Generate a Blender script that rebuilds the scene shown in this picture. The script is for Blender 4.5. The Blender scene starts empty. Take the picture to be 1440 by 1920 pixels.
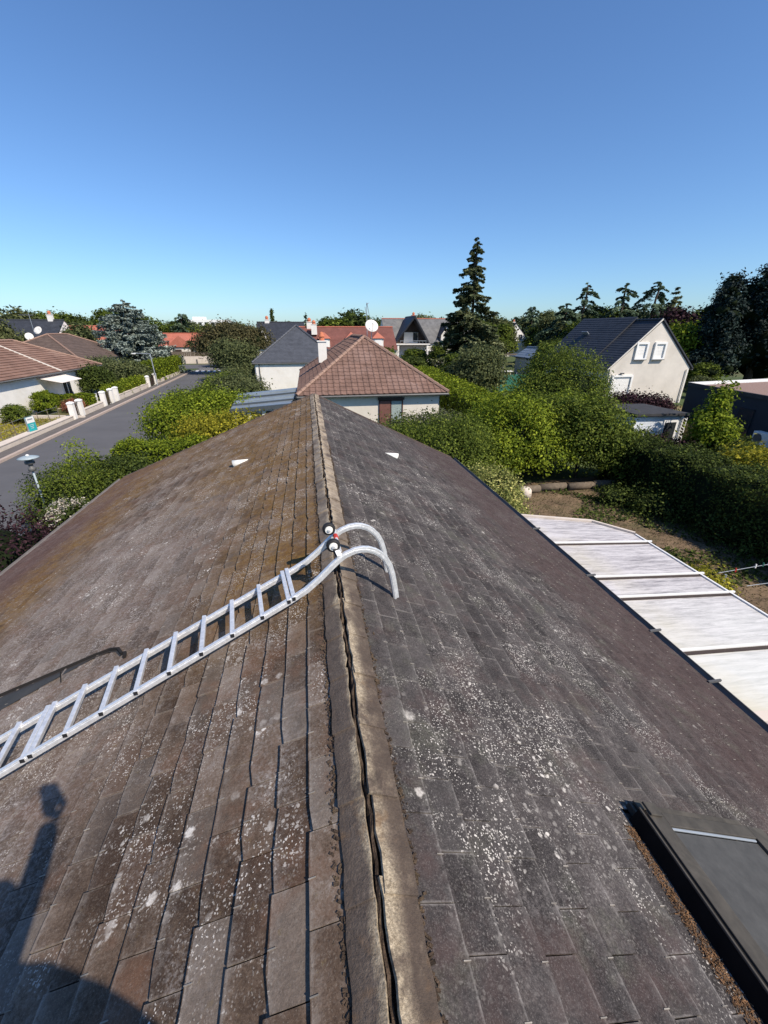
import bpy, math, random
import numpy as np
from mathutils import Vector, Matrix
random.seed(7); RNG = np.random.default_rng(7)
S = bpy.context.scene; COL = S.collection
R = math.radians

# ------------------------------------------------------------------ camera, light, exposure
CAM = Vector((-0.085, 0.0, 6.2))
F = 770.0; HY = 620.0
PITCH = math.atan((960 - HY) / F); AZ = -9.906
cd = bpy.data.cameras.new('camera'); cam = bpy.data.objects.new('camera', cd); COL.objects.link(cam)
cd.sensor_fit = 'VERTICAL'; cd.sensor_height = 36.0; cd.lens = 36.0 * F / 1920
cd.clip_start = 0.02; cd.clip_end = 3000
cam.location = CAM; cam.rotation_euler = (R(90) - PITCH, 0, R(AZ)); S.camera = cam
SUN = Vector((0.466, -0.526, 0.711)).normalized()
ELEV = math.asin(SUN.z)
W = bpy.data.worlds.new('World'); S.world = W; W.use_nodes = True
wn = W.node_tree.nodes; wl = W.node_tree.links
sky = wn.new('ShaderNodeTexSky'); sky.sky_type = 'NISHITA'; sky.sun_disc = False
sky.sun_elevation = ELEV; sky.sun_rotation = math.atan2(SUN.x, SUN.y)
sky.air_density = 1.0; sky.dust_density = 0.5; sky.ozone_density = 1.6; sky.altitude = 0
bgn = wn['Background']; bgn.inputs[1].default_value = 0.094
vm = wn.new('ShaderNodeVectorMath'); vm.operation = 'MULTIPLY'; vm.inputs[1].default_value = (.775, 1.055, 1.40)   # the camera's blue-leaning white balance, same for the whole sky
wl.new(sky.outputs[0], vm.inputs[0]); wl.new(vm.outputs[0], bgn.inputs[0])
sd = bpy.data.lights.new('sun', 'SUN'); so = bpy.data.objects.new('sun', sd); COL.objects.link(so)
sd.energy = 5.0; sd.angle = R(0.5); sd.color = (1.0, 0.885, 0.74)
so.rotation_euler = SUN.to_track_quat('Z', 'Y').to_euler(); so.location = (20, -20, 40)
S.view_settings.view_transform = 'Standard'; S.view_settings.look = 'None'
S.view_settings.gamma = 1; S.view_settings.use_curve_mapping = False; S.view_settings.exposure = 0.28
S.cycles.max_bounces = 6; S.cycles.transparent_max_bounces = 8

# ------------------------------------------------------------------ geometry of the view, used to lay things out
_M = cam.rotation_euler.to_matrix()
def ray(px, py):
    return _M @ Vector((px - 720.0, -(py - 960.0), -F))
def G(px, py, z=0.0):
    d = ray(px, py); t = (z - CAM.z) / d.z; return CAM + d * t
def P(px, py, Y):
    d = ray(px, py); t = Y / d.y; return CAM + d * t

# ------------------------------------------------------------------ materials
def nt(name):
    m = bpy.data.materials.new(name); m.use_nodes = True
    t = m.node_tree; b = t.nodes['Principled BSDF']
    return m, t, b
class N:
    def __init__(s, t): s.t = t
    def n(s, typ, **kw):
        o = s.t.nodes.new(typ)
        for k, v in kw.items():
            if k.startswith('i_'):
                o.inputs[int(k[2:]) if k[2:].isdigit() else k[2:]].default_value = v
            else: setattr(o, k, v)
        return o
    def l(s, a, b): s.t.links.new(a, b)
    def noise(s, vec, scale, detail=4, rough=.6, dist=0):
        o = s.n('ShaderNodeTexNoise'); o.inputs['Scale'].default_value = scale; o.inputs['Detail'].default_value = detail
        o.inputs['Roughness'].default_value = rough; o.inputs['Distortion'].default_value = dist
        if vec is not None: s.l(vec, o.inputs['Vector'])
        return o.outputs['Fac']
    def ramp(s, fac, stops, interp='LINEAR'):
        o = s.n('ShaderNodeValToRGB'); o.color_ramp.interpolation = interp
        e = o.color_ramp.elements
        while len(e) < len(stops): e.new(.5)
        for i, (p, c) in enumerate(stops):
            e[i].position = p; e[i].color = (*c, 1) if len(c) == 3 else c
        s.l(fac, o.inputs[0]); return o.outputs[0]
    def mix(s, f, a, b, mode='MIX'):
        o = s.n('ShaderNodeMix', data_type='RGBA', blend_type=mode)
        for v, i in ((f, 0), (a, 6), (b, 7)):
            if isinstance(v, (int, float)): o.inputs[i].default_value = v
            elif isinstance(v, tuple): o.inputs[i].default_value = (*v, 1)
            else: s.l(v, o.inputs[i])
        return o.outputs[2]
    def math(s, op, a, b=None, c=None, clamp=False):
        o = s.n('ShaderNodeMath', operation=op, use_clamp=clamp)
        for i, v in enumerate((a, b, c)):
            if v is None: continue
            if isinstance(v, (int, float)): o.inputs[i].default_value = v
            else: s.l(v, o.inputs[i])
        return o.outputs[0]
    def mapr(s, v, a, b, c=0, d=1):
        o = s.n('ShaderNodeMapRange'); s.l(v, o.inputs[0])
        for i, x in enumerate((a, b, c, d)): o.inputs[i + 1].default_value = x
        return o.outputs[0]
    def pos(s):
        return s.n('ShaderNodeNewGeometry').outputs['Position']
    def obj(s):
        return s.n('ShaderNodeTexCoord').outputs['Object']
    def bump(s, h, b, strength=.4, dist=.01):
        o = s.n('ShaderNodeBump'); o.inputs['Strength'].default_value = strength; o.inputs['Distance'].default_value = dist
        s.l(h, o.inputs['Height']); s.l(o.outputs[0], b.inputs['Normal'])
    def attr(s, name):
        return s.n('ShaderNodeAttribute', attribute_name=name).outputs['Fac']

def scale(c, k): return tuple(min(1, x * k) for x in c)
def plain(name, col, rough=.7, var=.15, sc=6.0, bump=0.0, metal=0.0, dirt=None, world=True, spec=.3):
    m, t, b = nt(name); n = N(t)
    v = n.pos() if world else n.obj()
    f = n.noise(v, sc, 5, .65)
    c = n.ramp(f, [(.3, scale(col, 1 - var)), (.7, scale(col, 1 + var))])
    if dirt:
        f2 = n.noise(v, sc * .35, 6, .7, .6)
        c = n.mix(n.mapr(f2, .5, .72), c, dirt)
    n.l(c, b.inputs['Base Color']); b.inputs['Roughness'].default_value = rough; b.inputs['Metallic'].default_value = metal
    b.inputs['Specular IOR Level'].default_value = spec
    if bump: n.bump(n.noise(v, sc * 6, 4), b, bump, .01)
    return m
def leafmat(name, col, col2=None, trans=.32, rough=.65, g=1.85):
    m, t, b = nt(name); n = N(t)
    wb = lambda c_: (c_[0] * 1.22, c_[1] * .95, c_[2] * .62) if g > 1.3 and name[:4] == 'leaf' and 'brown' not in name and 'olive' not in name else c_
    col = scale(wb(col), g); col2 = scale(wb(col2), g * 1.1)
    col2 = col2 or tuple(min(1, x * y) for x, y in zip(col, (2.0, 1.7, 1.3)))
    a = n.attr('tint')
    c = n.ramp(a, [(0.0, scale(col, .55)), (.45, col), (1.0, col2)])
    f = n.noise(n.pos(), 1.1, 3)
    c = n.mix(n.mapr(f, .35, .65, 0, .5), c, scale(col, .75))
    n.l(c, b.inputs['Base Color']); b.inputs['Roughness'].default_value = rough
    b.inputs['Specular IOR Level'].default_value = .10
    tr = n.n('ShaderNodeBsdfTranslucent'); n.l(c, tr.inputs[0])
    mx = n.n('ShaderNodeMixShader'); mx.inputs[0].default_value = trans
    n.l(b.outputs[0], mx.inputs[1]); n.l(tr.outputs[0], mx.inputs[2])
    n.l(mx.outputs[0], t.nodes['Material Output'].inputs[0])
    return m

def slate_mat(name, left):
    """old fibre-cement slate with lichen; colours from world position"""
    m, t, b = nt(name); n = N(t)
    p = n.pos(); sep = n.n('ShaderNodeSeparateXYZ'); n.l(p, sep.inputs[0])
    ax = n.math('ABSOLUTE', sep.outputs[0]); y = sep.outputs[1]
    if left: base = [(.0, (.045, .030, .022)), (.35, (.100, .070, .050)), (.62, (.158, .116, .088)), (.82, (.215, .175, .145)), (1.0, (.32, .28, .25))]
    else: base = [(.0, (.018, .016, .016)), (.35, (.042, .038, .038)), (.62, (.068, .060, .058)), (.82, (.11, .098, .094)), (1.0, (.20, .185, .175))]
    big = n.noise(p, 1.6, 6, .72)
    med = n.noise(p, 11, 7, .75)
    fine = n.noise(p, 95, 4, .8)
    v = n.math('ADD', n.math('MULTIPLY', big, .45), n.math('MULTIPLY', med, .40))
    v = n.math('ADD', v, n.math('MULTIPLY', fine, .45))
    v = n.math('SUBTRACT', v, .075 if left else .080)
    v = n.math('ADD', v, n.math('MULTIPLY', n.math('SUBTRACT', n.attr('tint'), .5), .20 if left else .10))
    v = n.mapr(v, .42, .80)
    c = n.ramp(v, base)
    # slate grid in world space: one tone per slate, pale growth along the edges, dirt in the joints
    th_ = math.atan(.397 if left else .492); s0_, e_, w_, pa, pb = (.067, .129, .2545, .734, .862) if left else (.122, .1395, .2565, 1.015, 1.130)
    sd_ = n.math('SUBTRACT', n.math('MULTIPLY', ax, 1 / math.cos(th_)), s0_ + .006)
    q_ = n.math('DIVIDE', sd_, e_); ci = n.math('CEIL', q_); de = n.math('MULTIPLY', n.math('SUBTRACT', ci, q_), e_)
    par = n.math('MODULO', ci, 2.0); phs = n.math('ADD', pa, n.math('MULTIPLY', par, pb - pa))
    yj = n.math('DIVIDE', n.math('SUBTRACT', y, phs), w_); cj = n.math('FLOOR', yj); fj = n.math('SUBTRACT', yj, cj)
    dj = n.math('MULTIPLY', n.math('MINIMUM', fj, n.math('SUBTRACT', 1.0, fj)), w_)
    wnn = n.n('ShaderNodeTexWhiteNoise', noise_dimensions='2D'); cmb = n.n('ShaderNodeCombineXYZ'); n.l(ci, cmb.inputs[0]); n.l(cj, cmb.inputs[1]); n.l(cmb.outputs[0], wnn.inputs['Vector'])
    rs = wnn.outputs['Value']
    c = n.mix(n.mapr(rs, .72, 1.0, 0, .34 if left else .18), c, (.26, .235, .21) if left else (.13, .122, .115))
    c = n.mix(n.mapr(rs, .30, .0, 0, .45 if left else .28), c, (.10, .060, .042) if left else (.030, .026, .026))
    dd = n.math('ADD', n.math('MINIMUM', de, dj), n.math('MULTIPLY', n.math('SUBTRACT', n.noise(p, 40, 4, .8), .5), .012))
    pale = n.math('MULTIPLY', n.mapr(dd, .0085, .003), n.mapr(n.noise(p, 5.5, 5, .8), .42, .58))
    c = n.mix(n.math('MULTIPLY', pale, .35 if left else .55), c, (.34, .30, .26) if left else (.27, .25, .235))
    wear = n.math('MULTIPLY', n.mapr(de, .045, .0), n.mapr(n.noise(p, 33, 5, .85), .42, .62))
    c = n.mix(n.math('MULTIPLY', wear, .45), c, (.30, .27, .24) if left else (.17, .16, .15))
    # reddish mottling
    f = n.noise(p, 3.1, 5, .7)
    red = (.150, .080, .050) if left else (.080, .052, .048)
    c = n.mix(n.mapr(f, .52, .72, 0, .75 if left else .6), c, red)
    # soot-dark algae blotches
    f = n.noise(p, 7.3, 5, .7, .8)
    c = n.mix(n.mapr(f, .58, .74, 0, .65), c, (.035, .030, .026) if not left else (.062, .048, .038))
    # smoother purple-brown band towards the eaves
    e = n.math('ADD', ax, n.math('MULTIPLY', n.math('SUBTRACT', big, .5), 2.4))
    eave = n.mapr(e, 3.2, 4.2) if left else n.mapr(e, 1.9, 2.9)
    c = n.mix(n.math('MULTIPLY', eave, .8), c, n.mix(n.mapr(med, .35, .7), (.072, .040, .036) if left else (.040, .027, .026), (.125, .072, .062) if left else (.078, .052, .048)))
    # orange and ochre moss on the left slope beyond the ladder
    if left:
        d1 = n.math('MAXIMUM', n.math('MULTIPLY', n.mapr(y, 4.2, 5.8), n.mapr(ax, 2.6, 1.5)), n.math('MULTIPLY', n.mapr(y, 1.7, 2.6), n.mapr(ax, 1.2, .7)))
        d2 = n.math('MULTIPLY', n.mapr(y, 2.4, 4.2), n.math('MULTIPLY', n.mapr(ax, 2.9, 3.5), n.mapr(ax, 4.4, 3.9)))
        d3 = n.mapr(y, 7.4, 9.4, 0, .75)
        mm = n.math('MAXIMUM', n.math('MAXIMUM', d1, d2), d3)
        f = n.noise(p, 1.3, 6, .75, .4)
        k = n.math('MULTIPLY', mm, n.mapr(f, .34, .50))
        moss = n.ramp(n.noise(p, 26, 5, .8), [(.3, (.075, .040, .012)), (.5, (.165, .088, .022)), (.72, (.250, .160, .045))])
        c = n.mix(n.math('MULTIPLY', k, n.mapr(n.noise(p, 6, 5, .8), .35, .6, .15, .9)), c, moss)
        # stray ochre growth everywhere
        k = n.mapr(n.noise(p, 17, 6, .8), .60, .72, 0, .6)
        c = n.mix(k, c, (.17, .125, .05))
    if not left:
        c = n.mix(n.mapr(n.noise(p, 2.9, 5, .75), .54, .70, 0, .5), c, n.ramp(fine, [(.35, (.035, .037, .028)), (.62, (.15, .15, .115))]))
        c = n.mix(n.mapr(n.noise(p, 190, 3, .9), .54, .66, 0, .4), c, (.22, .20, .19))
        c = n.mix(n.mapr(n.noise(p, 9.5, 6, .8, 1.0), .60, .70, 0, .7), c, (.018, .016, .015))
    else:
        c = n.mix(n.mapr(n.noise(p, 170, 3, .9), .56, .68, 0, .35), c, (.34, .30, .25))
        c = n.mix(n.mapr(n.noise(p, 150, 3, .9), .44, .34, 0, .5), c, (.05, .035, .027))
    # grey bloom
    k = n.math('MULTIPLY', n.mapr(n.noise(p, 2.3, 6, .8, .5), .50, .66), n.mapr(n.noise(p, 60, 3, .8), .45, .62))
    c = n.mix(n.math('MULTIPLY', k, .55 if left else .34), c, (.34, .31, .29) if left else (.22, .20, .19))
    if left:
        mid = n.math('MULTIPLY', n.math('MULTIPLY', n.mapr(ax, 1.0, 1.6), n.mapr(ax, 3.5, 3.0)), n.mapr(y, 6.4, 5.0))
        c = n.mix(n.math('MULTIPLY', mid, n.mapr(n.noise(p, 45, 5, .85), .50, .60, .12, .75)), c, (.30, .265, .245))
    # white lichen spots, several sizes
    wob = n.n('ShaderNodeTexNoise'); wob.inputs['Scale'].default_value = 60; wob.inputs['Detail'].default_value = 3; n.l(p, wob.inputs['Vector'])
    pv = n.n('ShaderNodeVectorMath', operation='SCALE'); pv.inputs['Scale'].default_value = .022; n.l(wob.outputs['Color'], pv.inputs[0])
    pw = n.n('ShaderNodeVectorMath', operation='ADD'); n.l(p, pw.inputs[0]); n.l(pv.outputs[0], pw.inputs[1])
    tot = None
    for sc, r, lo, hi, nsc in ((6, .24, .56, .62, 2.9), (13, .28, .54, .60, 1.9), (27, .33, .55, .60, 1.6), (55, .36, .53, .60, 2.6), (110, .40, .44, .58, 2.2)):
        vo = n.n('ShaderNodeTexVoronoi'); vo.inputs['Scale'].default_value = sc; n.l(pw.outputs[0], vo.inputs['Vector'])
        sp = n.mapr(n.math('ADD', vo.outputs['Distance'], n.math('MULTIPLY', n.math('SUBTRACT', fine, .5), .25)), r, r * .7)
        sepc = n.n('ShaderNodeSeparateColor'); n.l(vo.outputs['Color'], sepc.inputs[0])
        sp = n.math('MULTIPLY', sp, n.mapr(sepc.outputs[0], .45, .55))
        sp = n.math('MULTIPLY', sp, n.mapr(n.noise(p, nsc, 4, .7), lo, hi))
        tot = sp if tot is None else n.math('MAXIMUM', tot, sp)
    tot = n.math('MULTIPLY', tot, n.math('SUBTRACT', 1.0, n.math('MULTIPLY', eave, .85)))
    wn2 = n.n('ShaderNodeTexWhiteNoise', noise_dimensions='3D'); cm2 = n.n('ShaderNodeCombineXYZ'); n.l(cj, cm2.inputs[0]); n.l(ci, cm2.inputs[1]); cm2.inputs[2].default_value = 3.7; n.l(cm2.outputs[0], wn2.inputs['Vector'])
    tot = n.math('MULTIPLY', tot, n.mapr(wn2.outputs['Value'], .15, .55, .25, 1))
    tot = n.math('MULTIPLY', tot, n.mapr(n.noise(p, 1.1, 4, .7), .44, .56, .10, 1))
    lich = n.ramp(n.noise(p, 70, 3, .8), [(.3, (.40, .37, .33)), (.62, (.74, .70, .64))])
    c = n.mix(n.math('MULTIPLY', tot, .92), c, lich)
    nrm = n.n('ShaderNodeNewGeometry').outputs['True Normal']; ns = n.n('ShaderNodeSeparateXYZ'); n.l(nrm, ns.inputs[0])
    if left: c = n.mix(n.mapr(ns.outputs[0], -.6, -.8), c, (.022, .016, .012))  # paints shade onto the down-slope edge faces, deepening the lines between courses
    n.l(c, b.inputs['Base Color']); b.inputs['Roughness'].default_value = .95
    b.inputs['Specular IOR Level'].default_value = .12
    h = n.math('ADD', n.math('MULTIPLY', fine, .5), n.math('ADD', med, n.math('MULTIPLY', tot, .25)))
    n.bump(h, b, .55, .006)
    return m

def ridge_mat():
    m, t, b = nt('ridge_slate_weathered'); n = N(t); p = n.pos()
    sep = n.n('ShaderNodeSeparateXYZ'); n.l(p, sep.inputs[0])
    a = n.noise(p, 9, 7, .75, .5)
    lft = n.mapr(sep.outputs[0], .0, -.02)
    c = n.ramp(a, [(.30, (.050, .036, .027)), (.46, (.11, .080, .060)), (.60, (.19, .145, .105)), (.78, (.34, .28, .20))])
    c = n.mix(n.math('MULTIPLY', lft, .85), c, n.ramp(n.noise(p, 22, 6, .8), [(.3, (.07, .052, .042)), (.6, (.14, .108, .086)), (.8, (.26, .22, .18))]))
    # cream bare edge next to the crack on the right wing, the whole strip further off
    x = n.math('ADD', sep.outputs[0], n.math('MULTIPLY', n.math('SUBTRACT', n.noise(p, 5, 4, .7), .5), .10))
    edge = n.math('MULTIPLY', n.mapr(x, -.030, -.008), n.mapr(x, .075, .035))
    cream = n.ramp(n.noise(p, 30, 5, .8), [(.3, (.27, .21, .135)), (.7, (.62, .52, .37))])
    patchy = n.mapr(n.noise(p, 4.5, 5, .7), .42, .53, .12, 1)
    c = n.mix(n.math('MULTIPLY', n.math('MULTIPLY', edge, patchy), .9), c, cream)
    c = n.mix(n.mapr(n.noise(p, 120, 4, .85), .42, .60, .45, 0), c, (.030, .022, .016))
    outer = n.math('MULTIPLY', n.mapr(n.math('ABSOLUTE', sep.outputs[0]), .05, .10), n.mapr(sep.outputs[1], 4.5, 2.2))
    c = n.mix(n.math('MULTIPLY', outer, n.mapr(n.noise(p, 12, 6, .8), .38, .55, 0, .8)), c, (.065, .046, .034))
    far = n.math('MULTIPLY', n.mapr(sep.outputs[1], 1.6, 4.5, 0, .75), n.mapr(n.noise(p, 4, 4), .35, .6))
    c = n.mix(far, c, n.ramp(n.noise(p, 18, 5, .8), [(.3, (.22, .17, .12)), (.6, (.46, .38, .28))]))
    c = n.mix(n.mapr(n.noise(p, 14, 6, .8), .60, .68, 0, .8), c, (.05, .038, .03))
    c = n.mix(n.math('MULTIPLY', n.mapr(n.noise(p, 3.3, 4, .8), .60, .70), .3), c, (.26, .14, .05))
    n.l(c, b.inputs['Base Color']); b.inputs['Roughness'].default_value = .9
    n.bump(n.math('ADD', a, n.noise(p, 80, 4, .8)), b, .7, .008)
    return m

M = {}
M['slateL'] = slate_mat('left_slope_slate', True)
M['slateR'] = slate_mat('right_slope_slate', False)
M['ridge'] = ridge_mat()
M['mortar'] = plain('crumbling_ridge_mortar', (.075, .052, .036), .95, .7, 30, .9, dirt=(.16, .115, .07))
M['moss'] = plain('dry_brown_moss', (.22, .125, .065), .95, .7, 45, 1.0)
M['zinc'] = plain('dark_zinc', (.060, .050, .042), .5, .2, 4, 0, .3)
M['dark'] = plain('dark_gap', (.015, .013, .012), .9)
M['alu'] = None
def alu():
    m, t, b = nt('brushed_aluminium'); n = N(t); p = n.pos()
    f = n.noise(p, 40, 5, .7)
    c = n.ramp(f, [(.3, (.62, .64, .66)), (.7, (.84, .85, .86))])
    c = n.mix(n.mapr(n.noise(p, 90, 3, .8), .6, .75, 0, .35), c, (.25, .25, .25))
    n.l(c, b.inputs['Base Color']); b.inputs['Metallic'].default_value = .5
    n.l(n.mapr(f, .3, .7, .33, .55), b.inputs['Roughness']); return m
M['alu'] = alu()
M['rubber'] = plain('black_rubber', (.018, .018, .020), .6, .3, 20)
M['redp'] = plain('red_plastic', (.5, .04, .03), .5)
M['skyframe'] = plain('brown_skylight_metal', (.060, .053, .044), .6, .25, 12, 0, .1, dirt=(.10, .088, .072))
M['skyside'] = plain('shade_dark_kerb', (.012, .010, .009), .8, .2, 12, spec=.1)  # skylight sides: frame brown taken near black, shade put into the colour
def glass(name, col, rough=.15):
    m, t, b = nt(name); n = N(t)
    n.l(n.ramp(n.noise(n.pos(), 14, 5, .7), [(.35, scale(col, .8)), (.7, scale(col, 1.3))]), b.inputs['Base Color'])
    b.inputs['Roughness'].default_value = rough; b.inputs['Specular IOR Level'].default_value = .5; return m
M['pane'] = glass('dusty_dark_glass', (.050, .049, .047), .7)
M['glass'] = glass('window_glass', (.03, .035, .04), .08)
M['glassgreen'] = glass('pale_curtained_glass', (.30, .36, .35), .15)
M['white'] = plain('white_paint', (.76, .76, .74), .5, .04, 4)
M['vent'] = plain('white_plastic', (.78, .78, .72), .45, .05, 9)
M['render'] = plain('cream_render', (.66, .62, .55), .9, .06, 1.2, .15, dirt=(.56, .51, .44))
M['render_w'] = plain('white_render', (.74, .72, .68), .9, .05, 1.5, .1, dirt=(.66, .63, .57))
M['render_st'] = plain('streaked_cream_render', (.60, .56, .50), .9, .10, .7, .15, dirt=(.48, .44, .38))
M['gutter'] = plain('grey_pvc_gutter', (.11, .11, .11), .5)
M['gutter_w'] = plain('weathered_gutter', (.17, .155, .15), .5)
M['fascia'] = plain('dark_brown_wood', (.05, .035, .028), .6)
M['tile'] = plain('brown_concrete_tile', (.165, .100, .078), .85, .28, 1.6, .3, dirt=(.235, .155, .130))
M['tile_l'] = plain('brown_orange_tile', (.20, .118, .088), .85, .25, 1.2, .2, dirt=(.33, .22, .17))
M['hipcap'] = plain('pale_hip_tile', (.27, .175, .135), .85, .25, 8, .3)
M['tile_red'] = plain('orange_red_tile', (.40, .135, .090), .85, .15, 1, .1)
M['tile_dred'] = plain('dark_red_tile', (.165, .068, .056), .85, .2, 1, .1)
M['tile_old'] = plain('old_brown_tile', (.10, .072, .060), .9, .3, 1.5, .2)
M['slate'] = plain('blue_grey_slate', (.070, .076, .090), .55, .22, 1.8, .2)
M['slate_d'] = plain('dark_slate', (.038, .042, .052), .6, .25, 1.5, .2)
M['slate_g'] = plain('weathered_grey_slate', (.17, .17, .17), .7, .25, 1.3, .2, dirt=(.24, .235, .22))
M['terracotta'] = plain('terracotta', (.50, .17, .09), .8, .15, 5)
M['navy'] = plain('navy_cladding', (.018, .025, .038), .6, .1, 1)
M['gravel'] = plain('roof_gravel', (.25, .17, .14), .95, .3, 20, .6)
M['felt'] = plain('black_roof_felt', (.040, .040, .042), .8, .3, 3, .3)
M['shedw'] = plain('white_painted_board', (.66, .70, .74), .6, .06, 4)
M['conserv'] = plain('grey_blue_sheet', (.22, .265, .31), .4, .08, 2, 0, .3)
M['conserv_d'] = plain('dark_grey_frame', (.05, .06, .07), .4)
def poly_mat():
    m, t, b = nt('milky_weathered_polycarbonate'); n = N(t); p = n.pos()
    mp = n.n('ShaderNodeMapping'); mp.inputs['Scale'].default_value = (1.0, 11, 1); n.l(p, mp.inputs[0])
    f = n.noise(mp.outputs[0], 1.5, 7, .75, .6); f2 = n.noise(p, .9, 4)
    f3 = n.noise(mp.outputs[0], 5.5, 5, .8)
    c = n.ramp(n.math('ADD', n.math('MULTIPLY', f, .6), n.math('MULTIPLY', f3, .4)), [(.38, (.18, .165, .165)), (.46, (.38, .355, .35)), (.55, (.60, .57, .555))])
    sep = n.n('ShaderNodeSeparateXYZ'); n.l(p, sep.inputs[0])
    near = n.mapr(n.math('ADD', sep.outputs[1], n.math('MULTIPLY', f2, 1.5)), 5.6, 3.6)
    c = n.mix(n.math('MULTIPLY', near, .85), c, n.ramp(f, [(.3, (.54, .55, .50)), (.6, (.68, .68, .63))]))
    # ochre silt by the house
    c = n.mix(n.math('MULTIPLY', n.mapr(sep.outputs[0], 5.0, 4.3), n.mapr(f2, .4, .6, 0, .5)), c, (.55, .50, .33))
    n.l(c, b.inputs['Base Color']); b.inputs['Roughness'].default_value = .45; return m
M['poly'] = poly_mat()
M['asphalt'] = plain('road_asphalt', (.098, .098, .104), .9, .10, .5, .25, dirt=(.115, .115, .12))
M['footway'] = plain('footway_asphalt', (.125, .112, .105), .95, .15, 2.5, .3, dirt=(.10, .09, .085))
M['kerb'] = plain('pinkish_kerb_stone', (.42, .34, .29), .9, .12, 5, .2)
M['paint'] = plain('road_paint', (.70, .70, .68), .8, .1, 6)
M['lowwall'] = plain('pale_low_wall', (.60, .53, .46), .9, .08, 3, .15, dirt=(.52, .45, .38))
M['grass'] = plain('grass', (.060, .085, .028), .95, .4, .25, .5, dirt=(.13, .11, .05))
M['drygrass'] = plain('dry_grass', (.20, .155, .075), .95, .35, 1.5, .6, dirt=(.10, .11, .04))
M['soil'] = plain('dry_soil', (.15, .105, .065), .95, .5, 1.6, .8, dirt=(.075, .080, .03))
M['gravelpath'] = plain('white_path', (.55, .50, .42), .9)
M['bark'] = plain('bark', (.07, .052, .04), .95, .4, 6, .8)
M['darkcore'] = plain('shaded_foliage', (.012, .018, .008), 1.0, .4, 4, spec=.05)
M['wood'] = plain('grey_wood', (.13, .105, .08), .9, .3, 8, .4)
M['green_net'] = plain('green_mesh_sheet', (.025, .13, .095), .7)
M['teal'] = plain('teal_panel', (.02, .36, .38), .4)
# lichen sits in patches
M['hook'] = plain('dull_copper_hook', (.30, .27, .23), .6, .5, 9, 0, .3)
M['steel'] = plain('galvanised_steel', (.38, .41, .44), .45, .1, 5, 0, .5)
M['lampgrey'] = plain('lamp_blue_grey', (.30, .36, .39), .45)
M['brownframe'] = plain('dark_brown_joinery', (.055, .022, .018), .5)
M['shutter_b'] = plain('brown_shutter', (.16, .075, .06), .6, .2, 8)
M['dishmat'] = plain('dish_white', (.66, .64, .60), .5, .1, 5)
M['awning'] = plain('cream_awning', (.72, .66, .60), .8)
M['solar'] = plain('solar_panel', (.012, .015, .03), .25)
M['skin'] = plain('skin', (.45, .26, .18), .6)
M['cloth'] = plain('navy_work_clothes', (.03, .035, .06), .9, .2, 8)
M['hair'] = plain('dark_hair', (.02, .015, .01), .8)
M['clay'] = plain('orange_clay_pot', (.45, .2, .1), .8)
# foliage
LM = dict(
 dark=leafmat('leaf_dark', (.020, .038, .014), (.060, .100, .032)),
 mid=leafmat('leaf_mid', (.035, .065, .016), (.100, .155, .035)),
 bright=leafmat('leaf_bright', (.055, .100, .014), (.150, .225, .030), .3),
 yellow=leafmat('leaf_yellowgreen', (.10, .125, .018), (.24, .27, .045), .3),
 hedge=leafmat('leaf_hedge', (.050, .092, .012), (.135, .205, .026), .3),
 olive=leafmat('leaf_olive', (.050, .062, .026), (.115, .125, .050)),
 blue=leafmat('needle_blue', (.105, .130, .115), (.235, .265, .235), .2),
 spruce=leafmat('needle_spruce', (.050, .062, .030), (.150, .160, .080), .25),
 cedar=leafmat('needle_cedar', (.036, .058, .034), (.115, .150, .090), .22),
 conifer=leafmat('needle_dark_conifer', (.008, .015, .014), (.024, .040, .033), .05, g=1.5),
 purple=leafmat('leaf_purple', (.022, .010, .014), (.085, .042, .052), .15, g=1.0),
 brown=leafmat('leaf_brownish', (.060, .058, .026), (.135, .115, .055), g=1.4),
 far=leafmat('leaf_far', (.036, .056, .034), (.085, .115, .070)),
 white=leafmat('petal_white', (.55, .50, .42), (.78, .74, .66), .2, g=1.0),
 red=leafmat('petal_red', (.22, .08, .05), (.45, .18, .12), .2, g=1.0),
 variegated=leafmat('leaf_variegated', (.08, .12, .05), (.30, .36, .20), .3),
)

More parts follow.
